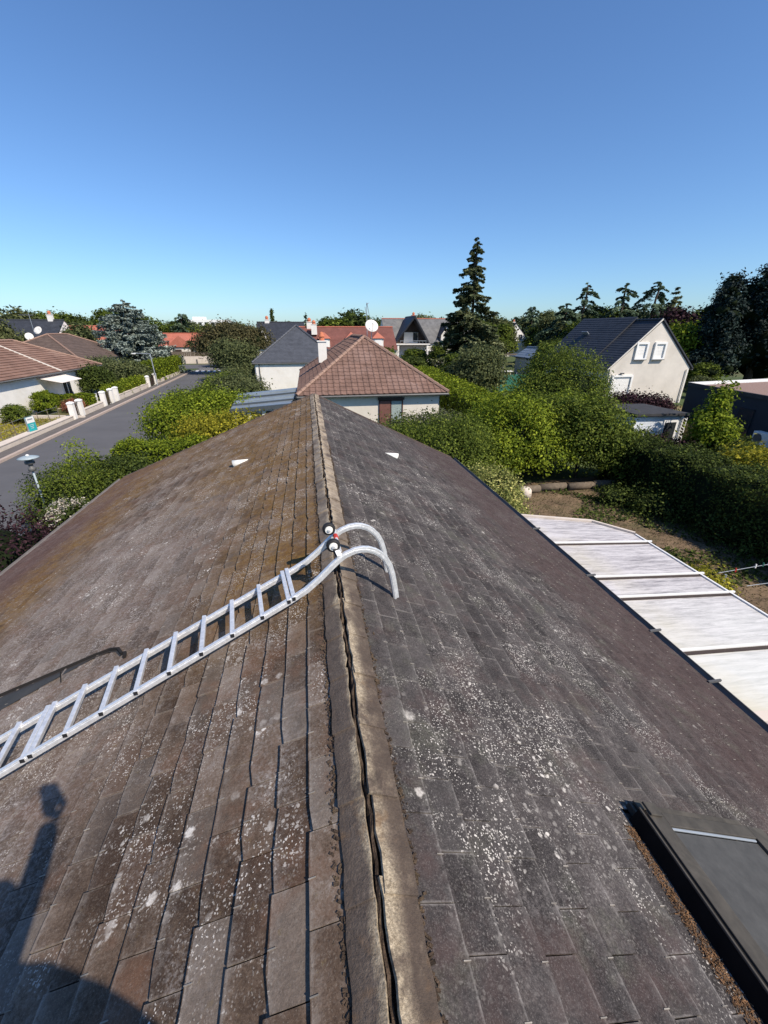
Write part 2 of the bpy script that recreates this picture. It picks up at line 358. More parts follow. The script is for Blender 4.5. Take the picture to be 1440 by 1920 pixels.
# ------------------------------------------------------------------ object helpers
def tag(o, label=None, cat=None, group=None, kind=None):
    if label: o['label'] = label
    if cat: o['category'] = cat
    if group: o['group'] = group
    if kind: o['kind'] = kind
    return o
def thing(name, label, cat, loc=(0, 0, 0), rz=0, group=None):
    o = bpy.data.objects.new(name, None); COL.objects.link(o)
    o.location = loc; o.rotation_euler = (0, 0, rz); o.empty_display_size = .2
    return tag(o, label, cat, group)
def link(name, me, parent=None, loc=None, rot=None):
    o = bpy.data.objects.new(name, me); COL.objects.link(o)
    if parent: o.parent = parent
    if loc is not None: o.location = loc
    if rot is not None: o.rotation_euler = rot
    return o
class MB:
    def __init__(s): s.v = []; s.f = []; s.t = []
    def add(s, vs, fs, tint=.5):
        b = len(s.v); s.v += [tuple(v) for v in vs]; s.f += [tuple(b + i for i in f) for f in fs]; s.t += [tint] * len(fs); return s
    def box(s, c, size, rot=None, tint=.5):
        x, y, z = (k / 2 for k in size); c = Vector(c)
        vs = [Vector((a * x, b * y, d * z)) for d in (-1, 1) for b in (-1, 1) for a in (-1, 1)]
        if rot is not None: vs = [rot @ v for v in vs]
        return s.add([v + c for v in vs], [(0, 2, 3, 1), (4, 5, 7, 6), (0, 1, 5, 4), (2, 6, 7, 3), (0, 4, 6, 2), (1, 3, 7, 5)], tint)
    def slab(s, pts, thick, tint=.5):
        """polygon with thickness along its own normal (downwards)"""
        pts = [Vector(p) for p in pts]; nn = (pts[1] - pts[0]).cross(pts[2] - pts[0]).normalized()
        k = len(pts); lo = [p - nn * thick for p in pts]
        fs = [tuple(range(k)), tuple(range(2 * k - 1, k - 1, -1))] + [(i, k + i, k + (i + 1) % k, (i + 1) % k) for i in range(k)]
        return s.add(pts + lo, fs, tint)
    def tube(s, pts, r, n=8, rect=None, cap=True):
        pts = [Vector(p) for p in pts]; rings = []
        up = Vector((0, 0, 1)); prev = None
        for i, p in enumerate(pts):
            d = (pts[min(i + 1, len(pts) - 1)] - pts[max(i - 1, 0)]).normalized()
            if prev is None:
                a = d.cross(up)
                if a.length < .05: a = d.cross(Vector((1, 0, 0)))
                a.normalize()
            else: a = (prev - d * prev.dot(d)).normalized()
            prev = a; b = d.cross(a)
            rr = r[i] if isinstance(r, (list, tuple)) else r
            if rect: ring = [p + a * (x * rect[0] / 2) + b * (y * rect[1] / 2) for x, y in ((-1, -1), (1, -1), (1, 1), (-1, 1))]
            else: ring = [p + a * (math.cos(2 * math.pi * k / n) * rr) + b * (math.sin(2 * math.pi * k / n) * rr) for k in range(n)]
            rings.append(ring)
        k = len(rings[0]); vs = [v for rg in rings for v in rg]; fs = []
        for i in range(len(rings) - 1):
            for j in range(k): fs.append((i * k + j, i * k + (j + 1) % k, (i + 1) * k + (j + 1) % k, (i + 1) * k + j))
        if cap: fs += [tuple(range(k - 1, -1, -1)), tuple(range((len(rings) - 1) * k, len(rings) * k))]
        return s.add(vs, fs)
    def lathe(s, prof, c=(0, 0, 0), n=16, rot=None):
        c = Vector(c); vs = []; fs = []
        for r, z in prof:
            for k in range(n):
                v = Vector((r * math.cos(2 * math.pi * k / n), r * math.sin(2 * math.pi * k / n), z))
                if rot is not None: v = rot @ v
                vs.append(v + c)
        for i in range(len(prof) - 1):
            for k in range(n): fs.append((i * n + k, i * n + (k + 1) % n, (i + 1) * n + (k + 1) % n, (i + 1) * n + k))
        fs += [tuple(range(n - 1, -1, -1)), tuple(range((len(prof) - 1) * n, len(prof) * n))]
        return s.add(vs, fs)
    def mesh(s, name, mat, smooth=False):
        me = bpy.data.meshes.new(name); me.from_pydata(s.v, [], s.f); me.materials.append(mat)
        a = me.attributes.new('tint', 'FLOAT', 'FACE'); a.data.foreach_set('value', np.array(s.t, dtype=np.float32))
        if smooth: me.polygons.foreach_set('use_smooth', [True] * len(me.polygons))
        me.update(); return me
    def build(s, name, mat, parent=None, smooth=False, loc=None, rot=None, kind=None, bevel=0, label=None):
        o = link(name, s.mesh(name, mat, smooth), parent, loc, rot)
        if kind: o['kind'] = kind
        if label: o['label'] = label
        if bevel:
            m = o.modifiers.new('bevel', 'BEVEL'); m.width = bevel; m.segments = 2; m.limit_method = 'ANGLE'
        return o

# ------------------------------------------------------------------ foliage
def leaf_mesh(name, Pt, Nr, size, mat, aspect=.55, core=None, tint=None, jitter=.55):
    n = len(Pt); Pt = np.asarray(Pt, np.float64); Nr = np.asarray(Nr, np.float64)
    Nr = Nr / (np.linalg.norm(Nr, axis=1, keepdims=True) + 1e-9) + RNG.normal(0, jitter, (n, 3)); Nr /= np.linalg.norm(Nr, axis=1, keepdims=True) + 1e-9
    A = np.cross(Nr, RNG.normal(0, 1, (n, 3))); A /= np.linalg.norm(A, axis=1, keepdims=True) + 1e-9
    B = np.cross(Nr, A)
    sz = size * RNG.uniform(.6, 1.35, (n, 1))
    fold = Nr * sz * .18
    V = np.empty((n, 4, 3)); V[:, 0] = Pt - A * sz; V[:, 1] = Pt + B * sz * aspect + fold; V[:, 2] = Pt + A * sz; V[:, 3] = Pt - B * sz * aspect + fold
    V = V.reshape(-1, 3)
    nv = 4 * n; cv = np.zeros((0, 3)); cf = []
    if core is not None: cv, cf = core
    me = bpy.data.meshes.new(name)
    me.vertices.add(nv + len(cv)); me.vertices.foreach_set('co', np.concatenate([V, cv]).astype(np.float32).ravel())
    nl = 4 * n + 3 * len(cf); me.loops.add(nl)
    li = np.arange(4 * n, dtype=np.int32)
    if len(cf): li = np.concatenate([li, (np.array(cf, dtype=np.int32) + nv).ravel()])
    me.loops.foreach_set('vertex_index', li)
    me.polygons.add(n + len(cf))
    st = np.concatenate([np.arange(n) * 4, 4 * n + np.arange(len(cf)) * 3]).astype(np.int32)
    me.polygons.foreach_set('loop_start', st)
    try: me.polygons.foreach_set('loop_total', np.concatenate([np.full(n, 4), np.full(len(cf), 3)]).astype(np.int32))
    except Exception: pass
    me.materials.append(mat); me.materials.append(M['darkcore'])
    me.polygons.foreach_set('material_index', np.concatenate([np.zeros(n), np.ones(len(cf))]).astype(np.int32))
    me.update(calc_edges=True)
    a = me.attributes.new('tint', 'FLOAT', 'FACE')
    tv = RNG.uniform(0, 1, n) if tint is None else np.clip(tint + RNG.normal(0, .22, n), 0, 1)
    a.data.foreach_set('value', np.concatenate([tv, np.zeros(len(cf))]).astype(np.float32))
    return me
def ico():
    import bmesh
    bm = bmesh.new(); bmesh.ops.create_icosphere(bm, subdivisions=2, radius=1)
    v = np.array([x.co[:] for x in bm.verts]); f = [tuple(q.index for q in p.verts) for p in bm.faces]; bm.free(); return v, f
ICO = ico()
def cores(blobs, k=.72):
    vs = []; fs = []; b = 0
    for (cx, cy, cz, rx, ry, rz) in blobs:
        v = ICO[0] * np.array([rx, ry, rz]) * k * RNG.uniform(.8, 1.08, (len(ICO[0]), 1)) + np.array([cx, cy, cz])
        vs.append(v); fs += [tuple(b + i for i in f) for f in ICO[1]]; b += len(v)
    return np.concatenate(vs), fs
def blob_crown(name, blobs, n, size, mat, clump=.22, per=28, core=.72, aspect=.55, flat=0.0):
    blobs = np.array(blobs, float); area = (blobs[:, 3] * blobs[:, 4] + blobs[:, 4] * blobs[:, 5] + blobs[:, 3] * blobs[:, 5])
    nc = max(8, n // per); idx = RNG.choice(len(blobs), nc, p=area / area.sum())
    d = RNG.normal(0, 1, (nc, 3)); d /= np.linalg.norm(d, axis=1, keepdims=True)
    d[:, 2] = np.where(d[:, 2] < -.55, -d[:, 2], d[:, 2])
    rad = RNG.uniform(.76, 1.08, (nc, 1)); C = blobs[idx, :3] + d * blobs[idx, 3:] * rad
    keep = np.ones(nc, bool)
    for j in range(len(blobs)):     # drop clumps deep inside another blob
        q = np.linalg.norm((C - blobs[j, :3]) / blobs[j, 3:], axis=1); keep &= ~((q < .68) & (idx != j))
    C = C[keep]; d = d[keep]; nc = len(C)
    rep = np.repeat(np.arange(nc), per); off = RNG.normal(0, clump, (len(rep), 3)); off[:, 2] *= (1 - flat * .6)
    Pt = C[rep] + off
    Nr = d[rep] * .7 + off / clump * .35 + np.array([0, 0, .45])
    ct = RNG.uniform(.2, .8, nc)[rep]
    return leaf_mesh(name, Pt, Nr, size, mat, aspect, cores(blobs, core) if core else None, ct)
def box_hedge(name, c0, c1, w, h, n, size, mat, wob=.08, core=True, z0=0.0, top=1.0):
    """hedge along the line c0-c1; returned in world coordinates"""
    c0 = np.array(c0, float); c1 = np.array(c1, float); L = np.linalg.norm(c1 - c0); u = (c1 - c0) / L; v = np.array([-u[1], u[0]])
    ar = np.array([L * h, L * h, L * w * 1.5, w * h, w * h]); k = RNG.choice(5, n, p=ar / ar.sum())
    a = RNG.uniform(0, L, n); b = RNG.uniform(-w / 2, w / 2, n); z = RNG.uniform(.03, h, n); Nr = np.zeros((n, 3))
    b = np.where(k == 0, -w / 2, b); b = np.where(k == 1, w / 2, b); z = np.where(k == 2, h, z); a = np.where(k == 3, 0, a); a = np.where(k == 4, L, a)
    Nr[k == 0, :2] = -v; Nr[k == 1, :2] = v; Nr[k == 2, 2] = 1; Nr[k == 3, :2] = -u; Nr[k == 4, :2] = u
    wv = wob * (np.sin(a * 2.3 + b) + np.sin(a * 5.1 + z * 3) * .6)
    Pt = np.empty((n, 3)); jit = RNG.normal(0, wob * .8, n)
    Pt[:, :2] = c0 + np.outer(a, u) + np.outer(b, v); Pt[:, 2] = z + z0
    Pt += Nr * (wv + jit)[:, None]; Pt += RNG.normal(0, size * .4, (n, 3))
    cr = None
    if core:
        q = .93; vs = []
        for zz in (0.02, h - .1):
            for aa, bb in ((.06, -1), (L - .06, -1), (L - .06, 1), (.06, 1)):
                xy = c0 + u * aa + v * bb * (w / 2 - .08); vs.append((xy[0], xy[1], zz + z0))
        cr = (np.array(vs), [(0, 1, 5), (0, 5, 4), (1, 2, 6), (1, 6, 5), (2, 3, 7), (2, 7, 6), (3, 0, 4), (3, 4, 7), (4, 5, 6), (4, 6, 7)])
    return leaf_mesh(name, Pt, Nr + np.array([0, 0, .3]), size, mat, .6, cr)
def trunk_mb(h, r, lean=(0, 0), branches=0, spread=1.5, z0=0):
    mb = MB(); pts = []; k = 6
    for i in range(k + 1):
        f = i / k; pts.append((lean[0] * f + random.uniform(-.03, .03) * h * .3 * (i > 0), lean[1] * f + random.uniform(-.03, .03) * h * .3 * (i > 0), z0 + h * f))
    mb.tube(pts, [r * (1.15 - .75 * i / k) for i in range(k + 1)], 8)
    for j in range(branches):
        f = random.uniform(.35, .95); i = int(f * k); p = Vector(pts[i]); a = random.uniform(0, 6.28); L = spread * random.uniform(.6, 1)
        d = Vector((math.cos(a), math.sin(a), random.uniform(.4, 1.0))).normalized()
        mb.tube([p, p + d * L * .5 + Vector((0, 0, .05 * L)), p + d * L], [r * .4, r * .25, r * .08], 5)
    return mb
def shrub(name, label, cat, loc, blobs, n, size, mat, group=None, trunk=None, **kw):
    t = thing(name, label, cat, loc, 0, group)
    link('crown' if trunk else 'foliage', blob_crown(name + '_leaves', blobs, n, size, mat, **kw), t)
    if trunk: trunk_mb(*trunk).build('trunk', M['bark'], t, True)
    else:
        mb = MB()
        for k in range(5):
            a = k * 1.3; mb.tube([(0, 0, 0), (.15 * math.cos(a), .15 * math.sin(a), blobs[0][2] * .6), (.3 * math.cos(a), .3 * math.sin(a), blobs[0][2])], [.03, .022, .01], 5)
        mb.build('stem', M['bark'], t)
    return t
def conifer_mesh(name, h, r, mat, whorls=26, per=9, leaf=.22, droop=.35, z0=.12, dens=26, power=1.0, gap=.0, tipup=.15, aspect=.4):
    P_, N_, T_ = [], [], []
    for i in range(whorls):
        f = (i + random.uniform(-.3, .3)) / whorls; f = min(max(f, 0), .995); R0 = 0
        k = max(4, int(per * (1 - f * .5)))
        for j in range(k):
            if random.random() < gap: continue
            fb = min(max(f + random.uniform(-.55, .55) / whorls * 1.6, 0), .99); z = h * (z0 + (1 - z0) * fb); R0 = r * (1 - fb) ** power + .10
            a = random.uniform(0, 6.283); L = R0 * random.choice((.6, .8, .95, 1.0, 1.2)); m = max(8, int(dens * L / r * 1.2) + 6)
            s = np.sqrt(RNG.uniform(.02, 1, m)); wd = .22 * L * (1 - s * .75)
            lat = RNG.uniform(-1, 1, m) * wd
            x = s * L; zz = z - droop * L * s ** 1.4 + tipup * L * s ** 4 - np.abs(RNG.normal(0, .06 * L, m))
            ca, sa = math.cos(a), math.sin(a)
            P_.append(np.stack([x * ca - lat * sa, x * sa + lat * ca, zz], 1))
            N_.append(np.tile([ca * .25, sa * .25, 1.0], (m, 1))); T_.append(np.full(m, random.uniform(.2, .8)))
    return leaf_mesh(name, np.concatenate(P_), np.concatenate(N_), leaf, mat, aspect, None, np.concatenate(T_), .4)

# ------------------------------------------------------------------ buildings
def strips(mb, o, u, v, W_, H_, u0f, u1f, row, lift=.02):
    """slate courses: each row a tilted strip from u0f(v) to u1f(v)"""
    o, u, v = Vector(o), Vector(u).normalized(), Vector(v).normalized(); nn = u.cross(v).normalized()
    k = int(H_ / row)
    for i in range(k + 1):
        a, b = i * row, min((i + 1) * row + .04, H_)
        if b - a < .03: continue
        q = [o + u * u0f(a) + v * a + nn * lift, o + u * u1f(a) + v * a + nn * lift, o + u * u1f(b) + v * b, o + u * u0f(b) + v * b]
        lo = [q[0] - nn * lift * 1.3, q[1] - nn * lift * 1.3]
        mb.add(q + lo, [(0, 1, 2, 3), (4, 5, 1, 0)], random.random())
def tiles(o, u, v, H_, u0f, u1f, row, colw, lift=.035):
    """interlocking tiles: list of (verts, faces, tint); a roll on one side, a flat pan, a lower lip"""
    o, u, v = Vector(o), Vector(u).normalized(), Vector(v).normalized(); nn = u.cross(v).normalized(); out = []
    k = int(math.ceil(H_ / row))
    for i in range(k):
        a, b = i * row, min((i + 1) * row + .03, H_)
        la, lb = u0f(a), u0f(b); ra, rb = u1f(a), u1f(b); j0 = int(math.floor(la / colw)); j1 = int(math.ceil(ra / colw))
        for j in range(j0, j1):
            prof = [(0, 0), (.10, .8), (.30, 1.0), (.48, .15), (.98, 0)]
            up_, dn_ = [], []
            for f, h in prof:
                x = (j + f) * colw
                xa = min(max(x, la), ra); xb = min(max(x, lb), rb)
                dn_.append(o + u * xa + v * a + nn * (lift + h * lift * .9)); up_.append(o + u * xb + v * b + nn * (h * lift * .9 + .004))
            if (dn_[-1] - dn_[0]).length < .03: continue
            lip = [p - nn * lift * 1.1 for p in dn_]
            vs = dn_ + up_ + lip; m = len(prof); fs = []
            for q in range(m - 1): fs += [(q, q + 1, m + q + 1, m + q), (2 * m + q, 2 * m + q + 1, q + 1, q)]
            out.append((vs, fs, random.random(), (dn_[0] + up_[-1]) / 2))
    return out
def place_pieces(pieces, name, mat, parent, limit=300):
    pieces.sort(key=lambda q: (q[3] - CAM + Vector((0, 0, 0))).length)
    for vs, fs, tn, c in pieces[:limit]:
        MB().add(vs, fs, tn).build(name, mat, parent)
    if len(pieces) > limit:
        mb = MB()
        for vs, fs, tn, c in pieces[limit:]: mb.add(vs, fs, tn)
        mb.build(name, mat, parent, kind='stuff')
def rect_wall(mb, a, b, z0, z1, th=.2):
    a, b = Vector((*a, 0)), Vector((*b, 0)); d = (b - a); L = d.length; ang = math.atan2(d.y, d.x)
    c = (a + b) / 2; mb.box((c.x, c.y, (z0 + z1) / 2), (L, th, z1 - z0), Matrix.Rotation(ang, 3, 'Z'))
def window(parent, c, w, h, face, frame=M['white'], pane=M['glass'], shutter=None, sur=None, sill=True, label=None, name='window'):
    """c = centre on wall face (local), face = outward direction angle (radians in xy)"""
    rot = Matrix.Rotation(face + math.pi / 2, 3, 'Z')
    def L(x, y, z): return Vector(c) + rot @ Vector((x, y, z))    # local: x along the wall, -y outwards
    mb = MB(); t = .07
    if sur and shutter:
        D = .17; fr = None
        for k_, (x, z, sx, sz) in enumerate(((-(w / 2 + .08), 0, .16, h + .32), (w / 2 + .08, 0, .16, h + .32), (0, h / 2 + .08, w, .16), (0, -h / 2 - .05, w, .10))):
            MB().box((0, 0, 0), (sx, D, sz), rot).build('surround', sur, parent, loc=L(x, -D / 2 + .02, z))
        s_ = MB().box((0, 0, 0), (w, .03, h), rot).build('shutter', shutter, parent, loc=L(0, -.016, 0))
        for k_ in range(int(h / .12)): MB().box((0, 0, 0), (w - .02, .012, .012), rot).build('slat_joint', M['render'], s_, loc=rot @ Vector((0, -.018, -h / 2 + .06 + k_ * .12)))
        if sill: MB().box((0, 0, 0), (w + .3, .22, .06), rot).build('sill', M['gutter'], parent, loc=L(0, -.12, -h / 2 - .13))
        return s_
    if sur:
        for (x, z, sx, sz) in ((-(w / 2 + .09), 0, .18, h + .36), (w / 2 + .09, 0, .18, h + .36), (0, h / 2 + .09, w, .18), (0, -h / 2 - .09, w, .18)):
            MB().box((0, 0, 0), (sx, .05, sz), rot).build('surround', sur, parent, loc=L(x, -.025, z))
    for (x, z, sx, sz) in ((-(w - t) / 2, 0, t, h), ((w - t) / 2, 0, t, h), (0, (h - t) / 2, w - 2 * t, t), (0, -(h - t) / 2, w - 2 * t, t), (0, 0, t * .8, h - 2 * t)):
        mb.box(rot @ Vector((x, 0, z)), (sx, .07, sz), rot)
    f = mb.build(name, frame, parent, loc=L(0, -.015, 0), label=label)
    MB().box((0, 0, 0), (w - .02, .03, h - .02), rot).build('shutter' if shutter else 'pane', shutter or pane, f, loc=rot @ Vector((0, .012 if not shutter else -.02, 0)))
    if sill: MB().box((0, 0, 0), (w + .25, .2, .07), rot).build('sill', M['gutter'] if sur else M['render'], f, loc=rot @ Vector((0, -.06, -h / 2 - .07)))
    return f
def hip_house(name, label, x0, x1, y0, y1, ze, zr, wallmat, roofmat, capmat, over=.45, mode='strip', row=.3, colw=.33, hx=None, loc=(0, 0, 0), rz=0, ridge_y=None, gable=False, cat='house', limit=300, group=None, ridge_axis='Y'):
    """roof with ridge along local Y (or X); hips at both ends unless gable. Returns the Empty."""
    t = thing(name, label, cat, loc, rz, group)
    sw = ridge_axis == 'X'
    def T(p): return Vector((p[1], p[0], p[2])) if sw else Vector(p)
    if sw: x0, x1, y0, y1 = y0, y1, x0, x1
    ex0, ex1, ey0, ey1 = x0 - over, x1 + over, y0 - (over if not gable else .15), y1 + (over if not gable else .15)
    xm = (x0 + x1) / 2; hw = (ex1 - ex0) / 2
    hy = 0 if gable else (hx or hw)
    ra, rb = ey0 + hy, ey1 - hy
    if rb < ra: ra = rb = (ra + rb) / 2
    mb = MB()
    cs = [(x0, y0), (x1, y0), (x1, y1), (x0, y1)]
    for i in range(4):
        a, b = cs[i], cs[(i + 1) % 4]
        A, B = T((*a, 0)), T((*b, 0)); rect_wall(mb, A[:2], B[:2], 0, ze, .2)
    if gable:
        for y in (y0, y1):
            z2 = ze + (zr - ze) * (1 - .0)
            s = -.1 if y == y0 else -.1
            tri = [T((x0 - .1, y - .1, ze)), T((x1 + .1, y - .1, ze)), T((xm, y - .1, zr - .06))]; tri2 = [T((x0 - .1, y + .1, ze)), T((x1 + .1, y + .1, ze)), T((xm, y + .1, zr - .06))]
            mb.add(tri + tri2, [(0, 1, 2), (5, 4, 3), (0, 3, 4, 1), (1, 4, 5, 2), (2, 5, 3, 0)])
    mb.build('wall', wallmat, t)
    planes = []
    A = (ex0, ey0, ze); B = (ex1, ey0, ze); C = (ex1, ey1, ze); D = (ex0, ey1, ze); E_ = (xm, ra, zr); F_ = (xm, rb, zr)
    quads = [(B, C, F_, E_), (D, A, E_, F_)]
    tris = [] if gable else [(A, B, E_), (C, D, F_)]
    deck = MB(); pcs = []; sm = MB()
    for q in quads + tris:
        q = [T(p) for p in q]
        if sw: q = [q[1], q[0]] + ([q[2]] if len(q) == 3 else [q[3], q[2]])
        deck.slab([p - Vector((0, 0, .02)) for p in q], .10)
        o = q[0]; u = (q[1] - q[0]).normalized(); nn = u.cross(q[2] - q[0]).normalized(); v = nn.cross(u)
        top = q[2:]; Hh = (top[0] - o).dot(v); L = (q[1] - q[0]).length
        ur = (q[2] - o).dot(u); ul = (q[-1] - o).dot(u)
        u0f = lambda s, ul=ul, Hh=Hh: ul * s / Hh
        u1f = lambda s, ur=ur, Hh=Hh, L=L: L + (ur - L) * s / Hh
        if mode == 'tile': pcs += tiles(o, u, v, Hh, u0f, u1f, row, colw)
        else: strips(sm, o, u, v, L, Hh, u0f, u1f, row, .06 if .34 < row < .38 else .022)
    r = deck.build('roof', roofmat if mode != 'tile' else M['fascia'], t)
    if mode == 'tile': place_pieces(pcs, 'tile', roofmat, r, limit)
    else: sm.build('slate_courses', roofmat, r, kind='stuff')
    cap = MB(); lines = [(E_, F_)] if (F_[1] - E_[1]) > .05 else []
    if not gable: lines += [(A, E_), (B, E_), (C, F_), (D, F_)]
    for a, b in lines:
        a, b = T(a), T(b); L = (b - a).length; k = max(1, int(L / .4))
        for i in range(k):
            p = a.lerp(b, i / k); q = a.lerp(b, (i + 1.08) / k)
            c1 = MB().tube([p + Vector((0, 0, .05)), q + Vector((0, 0, .035))], [.12, .10], 6)
            cap.v, cap.f, cap.t = cap.v, cap.f, cap.t; cap.add(c1.v, c1.f, random.random())
    if lines: cap.build('ridge_tiles', capmat, r, kind='stuff')
    g = MB()
    for a, b in (((B, C), (D, A)) if gable else ((A, B), (B, C), (C, D), (D, A))):
        a, b = T(a), T(b); g.tube([a + Vector((0, 0, -.09)), b + Vector((0, 0, -.09))], .07, 6)
    g.build('gutter', M['gutter'], t)
    t['dims'] = 0; del t['dims']
    return t
def chimney(parent, loc, w, d, h, mat=M['render_w'], pot=M['terracotta']):
    c = MB().box((0, 0, h / 2), (w, d, h)).box((0, 0, h + .04), (w + .12, d + .12, .08)).build('chimney', mat, parent, loc=loc)
    MB().lathe([(w * .32, 0), (w * .30, .25), (w * .40, .27), (w * .2, .55), (.02, .6)], n=10).build('chimney_pot', pot, c, loc=(0, 0, h + .08))
    return c
def dish(name, label, loc, r, az, el, mast=1.0, group=None):
    t = thing(name, label, 'satellite dish', loc, 0, group)
    MB().tube([(0, 0, 0), (0, 0, mast)], .025, 6).build('mast', M['steel'], t)
    rot = Matrix.Rotation(az, 3, 'Z') @ Matrix.Rotation(math.pi / 2 - el, 3, 'X')
    prof = [(r * k / 6, .22 * r * (k / 6) ** 2) for k in range(7)] + [(r * .98, .22 * r + .015), (r * .5, .08 * r + .01), (.01, .012)]
    prof[0] = (.01, 0)
    d = MB().lathe(prof, n=24, rot=rot).build('reflector', M['dishmat'], t, True, loc=(0, 0, mast))
    a = rot @ Vector((0, -r * .9, .2 * r)); f = rot @ Vector((0, -r * .15, r * 1.0))
    MB().tube([a, f], .015, 5).build('feed_arm', M['steel'], t, loc=(0, 0, mast))
    MB().lathe([(.03, -.05), (.045, .03), (.03, .08)], n=8).build('receiver', M['white'], t, loc=Vector((0, 0, mast)) + f)
    return t

# ================================================================== THE PLACE
# ------------------------------------------------------------------ ground, road, footway
def rx(off, y): return -15.9 - .058 * (y - 23) + off        # road coordinate: off = metres to the right of the far kerb
def strip(name, o0, o1, y0, y1, z, mat, step=6.0, th=0):
    mb = MB(); k = max(1, int((y1 - y0) / step))
    for i in range(k):
        a, b = y0 + (y1 - y0) * i / k, y0 + (y1 - y0) * (i + 1) / k
        q = [(rx(o0, a), a, z), (rx(o1, a), a, z), (rx(o1, b), b, z), (rx(o0, b), b, z)]
        if th: mb.slab(q, th)
        else: mb.add(q, [(0, 1, 2, 3)])
    return tag(mb.build(name, mat), kind='structure')
g = MB().add([(-900, -300, 0), (900, -300, 0), (900, 1500, 0), (-900, 1500, 0)], [(0, 1, 2, 3)]).build('ground', M['grass'])
tag(g, kind='structure')
strip('road', 0, 6.4, -20, 84, .004, M['asphalt'])
x = MB().add([(-120, 82, .008), (30, 82, .008), (30, 92, .008), (-120, 92, .008)], [(0, 1, 2, 3)]).build('side_road', M['asphalt']); tag(x, kind='structure')
strip('footway', -.95, -.12, -20, 76, .12, M['footway'], th=.12)
strip('near_footway', 6.55, 7.6, -20, 76, .12, M['footway'], th=.12)
for i, (o0, nm, dip) in enumerate(((-.13, 'kerb', 1), (6.4, 'near_kerb', 0))):
    t = tag(thing(nm, None, None), kind='structure')
    meshes = [MB().box((0, 0, 0), (.2, .985, .14)).mesh('kerb_stone', M['kerb'])]
    y = 8.0
    while y < 76:
        o = link('kerb_stone', meshes[0], t, (rx(o0 + .05, y + .5), y + .5, .065 + random.uniform(-.004, .004)), (0, 0, .058)); y += 1.0
    t2 = None
# zebra crossing
zc = tag(thing('zebra_crossing', None, None), kind='structure')
me = MB().add([(-.25, -1.4, 0), (.25, -1.4, 0), (.25, 1.4, 0), (-.25, 1.4, 0)], [(0, 1, 2, 3)]).mesh('stripe', M['paint'])
for i in range(7): link('stripe', me, zc, (rx(.6 + i * .9, 76), 76.5, .010), (0, 0, .2))
zc2 = MB().add([(rx(0.2, 79), 80.6, .012), (rx(6.5, 80), 80.6, .012), (rx(6.5, 80), 80.9, .012), (rx(.2, 79), 80.9, .012)], [(0, 1, 2, 3)]).build('stop_line', M['paint']); tag(zc2, kind='structure')
# patches of ground
def patch(name, pts, z, mat):
    k = len(pts); o = MB().add([(p[0], p[1], z) for p in pts], [tuple(range(k))]).build(name, mat); return tag(o, kind='structure')
patch('garden_soil', [(4.2, 2), (12.6, 2), (12.9, 16.2), (4.6, 15.5)], .006, M['soil'])
patch('dry_lawn', [(rx(-1.3, 18), 18), (rx(-1.3, 35), 35), (-26, 37), (-34, 30), (-34, 18)], .006, M['drygrass'])
patch('terrace', [(-19.5, 40.5), (-19.0, 44), (-24, 46), (-26.5, 40)], .012, M['gravelpath'])
patch('back_lawn', [(8.5, 30), (24, 30), (34, 33.5), (24, 42), (12, 50)], .006, M['grass'])
patch('neighbour_lawn', [(19, 20), (36, 24), (36, 33), (22, 31)], .010, M['drygrass'])

# ------------------------------------------------------------------ the roof under the camera
ZR = 4.70; mL, mR = .397, .492; WL, WR = 4.93, 3.78; Y0, Y1 = -3.6, 10.95
house = thing('house', 'low house whose old lichen-covered slate roof fills the foreground', 'house', (0, 0, 0))
thL, thR = math.atan(mL), math.atan(mR)
def frame(side):
    th, m = (thL, mL) if side < 0 else (thR, mR)
    dn = Vector((side * math.cos(th), 0, -math.sin(th))); nn = Vector((side * math.sin(th), 0, math.cos(th)))
    return dn, nn
def slate_variant(k, w, L, rnd):
    """local: x along the course (0..w), y down the slope (-L..0), z out of the roof"""
    g_ = .0022; xs = [g_, w * .33, w * .66, w - g_]; jit = [rnd.uniform(-.0035, .0035) for _ in xs]
    if rnd.random() < .35: jit[0] = -rnd.uniform(.006, .02)
    if rnd.random() < .35: jit[3] = -rnd.uniform(.006, .018)
    th = .009; top = [(x_, j, th) for x_, j in zip(xs, jit)] + [(w - g_, -L, th * .6), (g_, -L, th * .6)]
    lo = [(x_, j + .001, -.001) for x_, j in zip(xs, jit)] + [(w - g_, -L, 0), (g_, -L, 0)]
    vs = top + lo; n_ = 6
    fs = [(0, 5, 4, 3, 2, 1), (0, 1, 7, 6), (1, 2, 8, 7), (2, 3, 9, 8), (3, 4, 10, 9), (5, 0, 6, 11)]
    return vs, fs
def in_patch(side, s, y):
    """covered by skylight or valley gutter?"""
    x = s * math.cos(thL if side < 0 else thR)
    if side > 0: return 1.20 < x < 2.12 and -.45 < y < .93
    return False
pieces = []
hooks = MB()
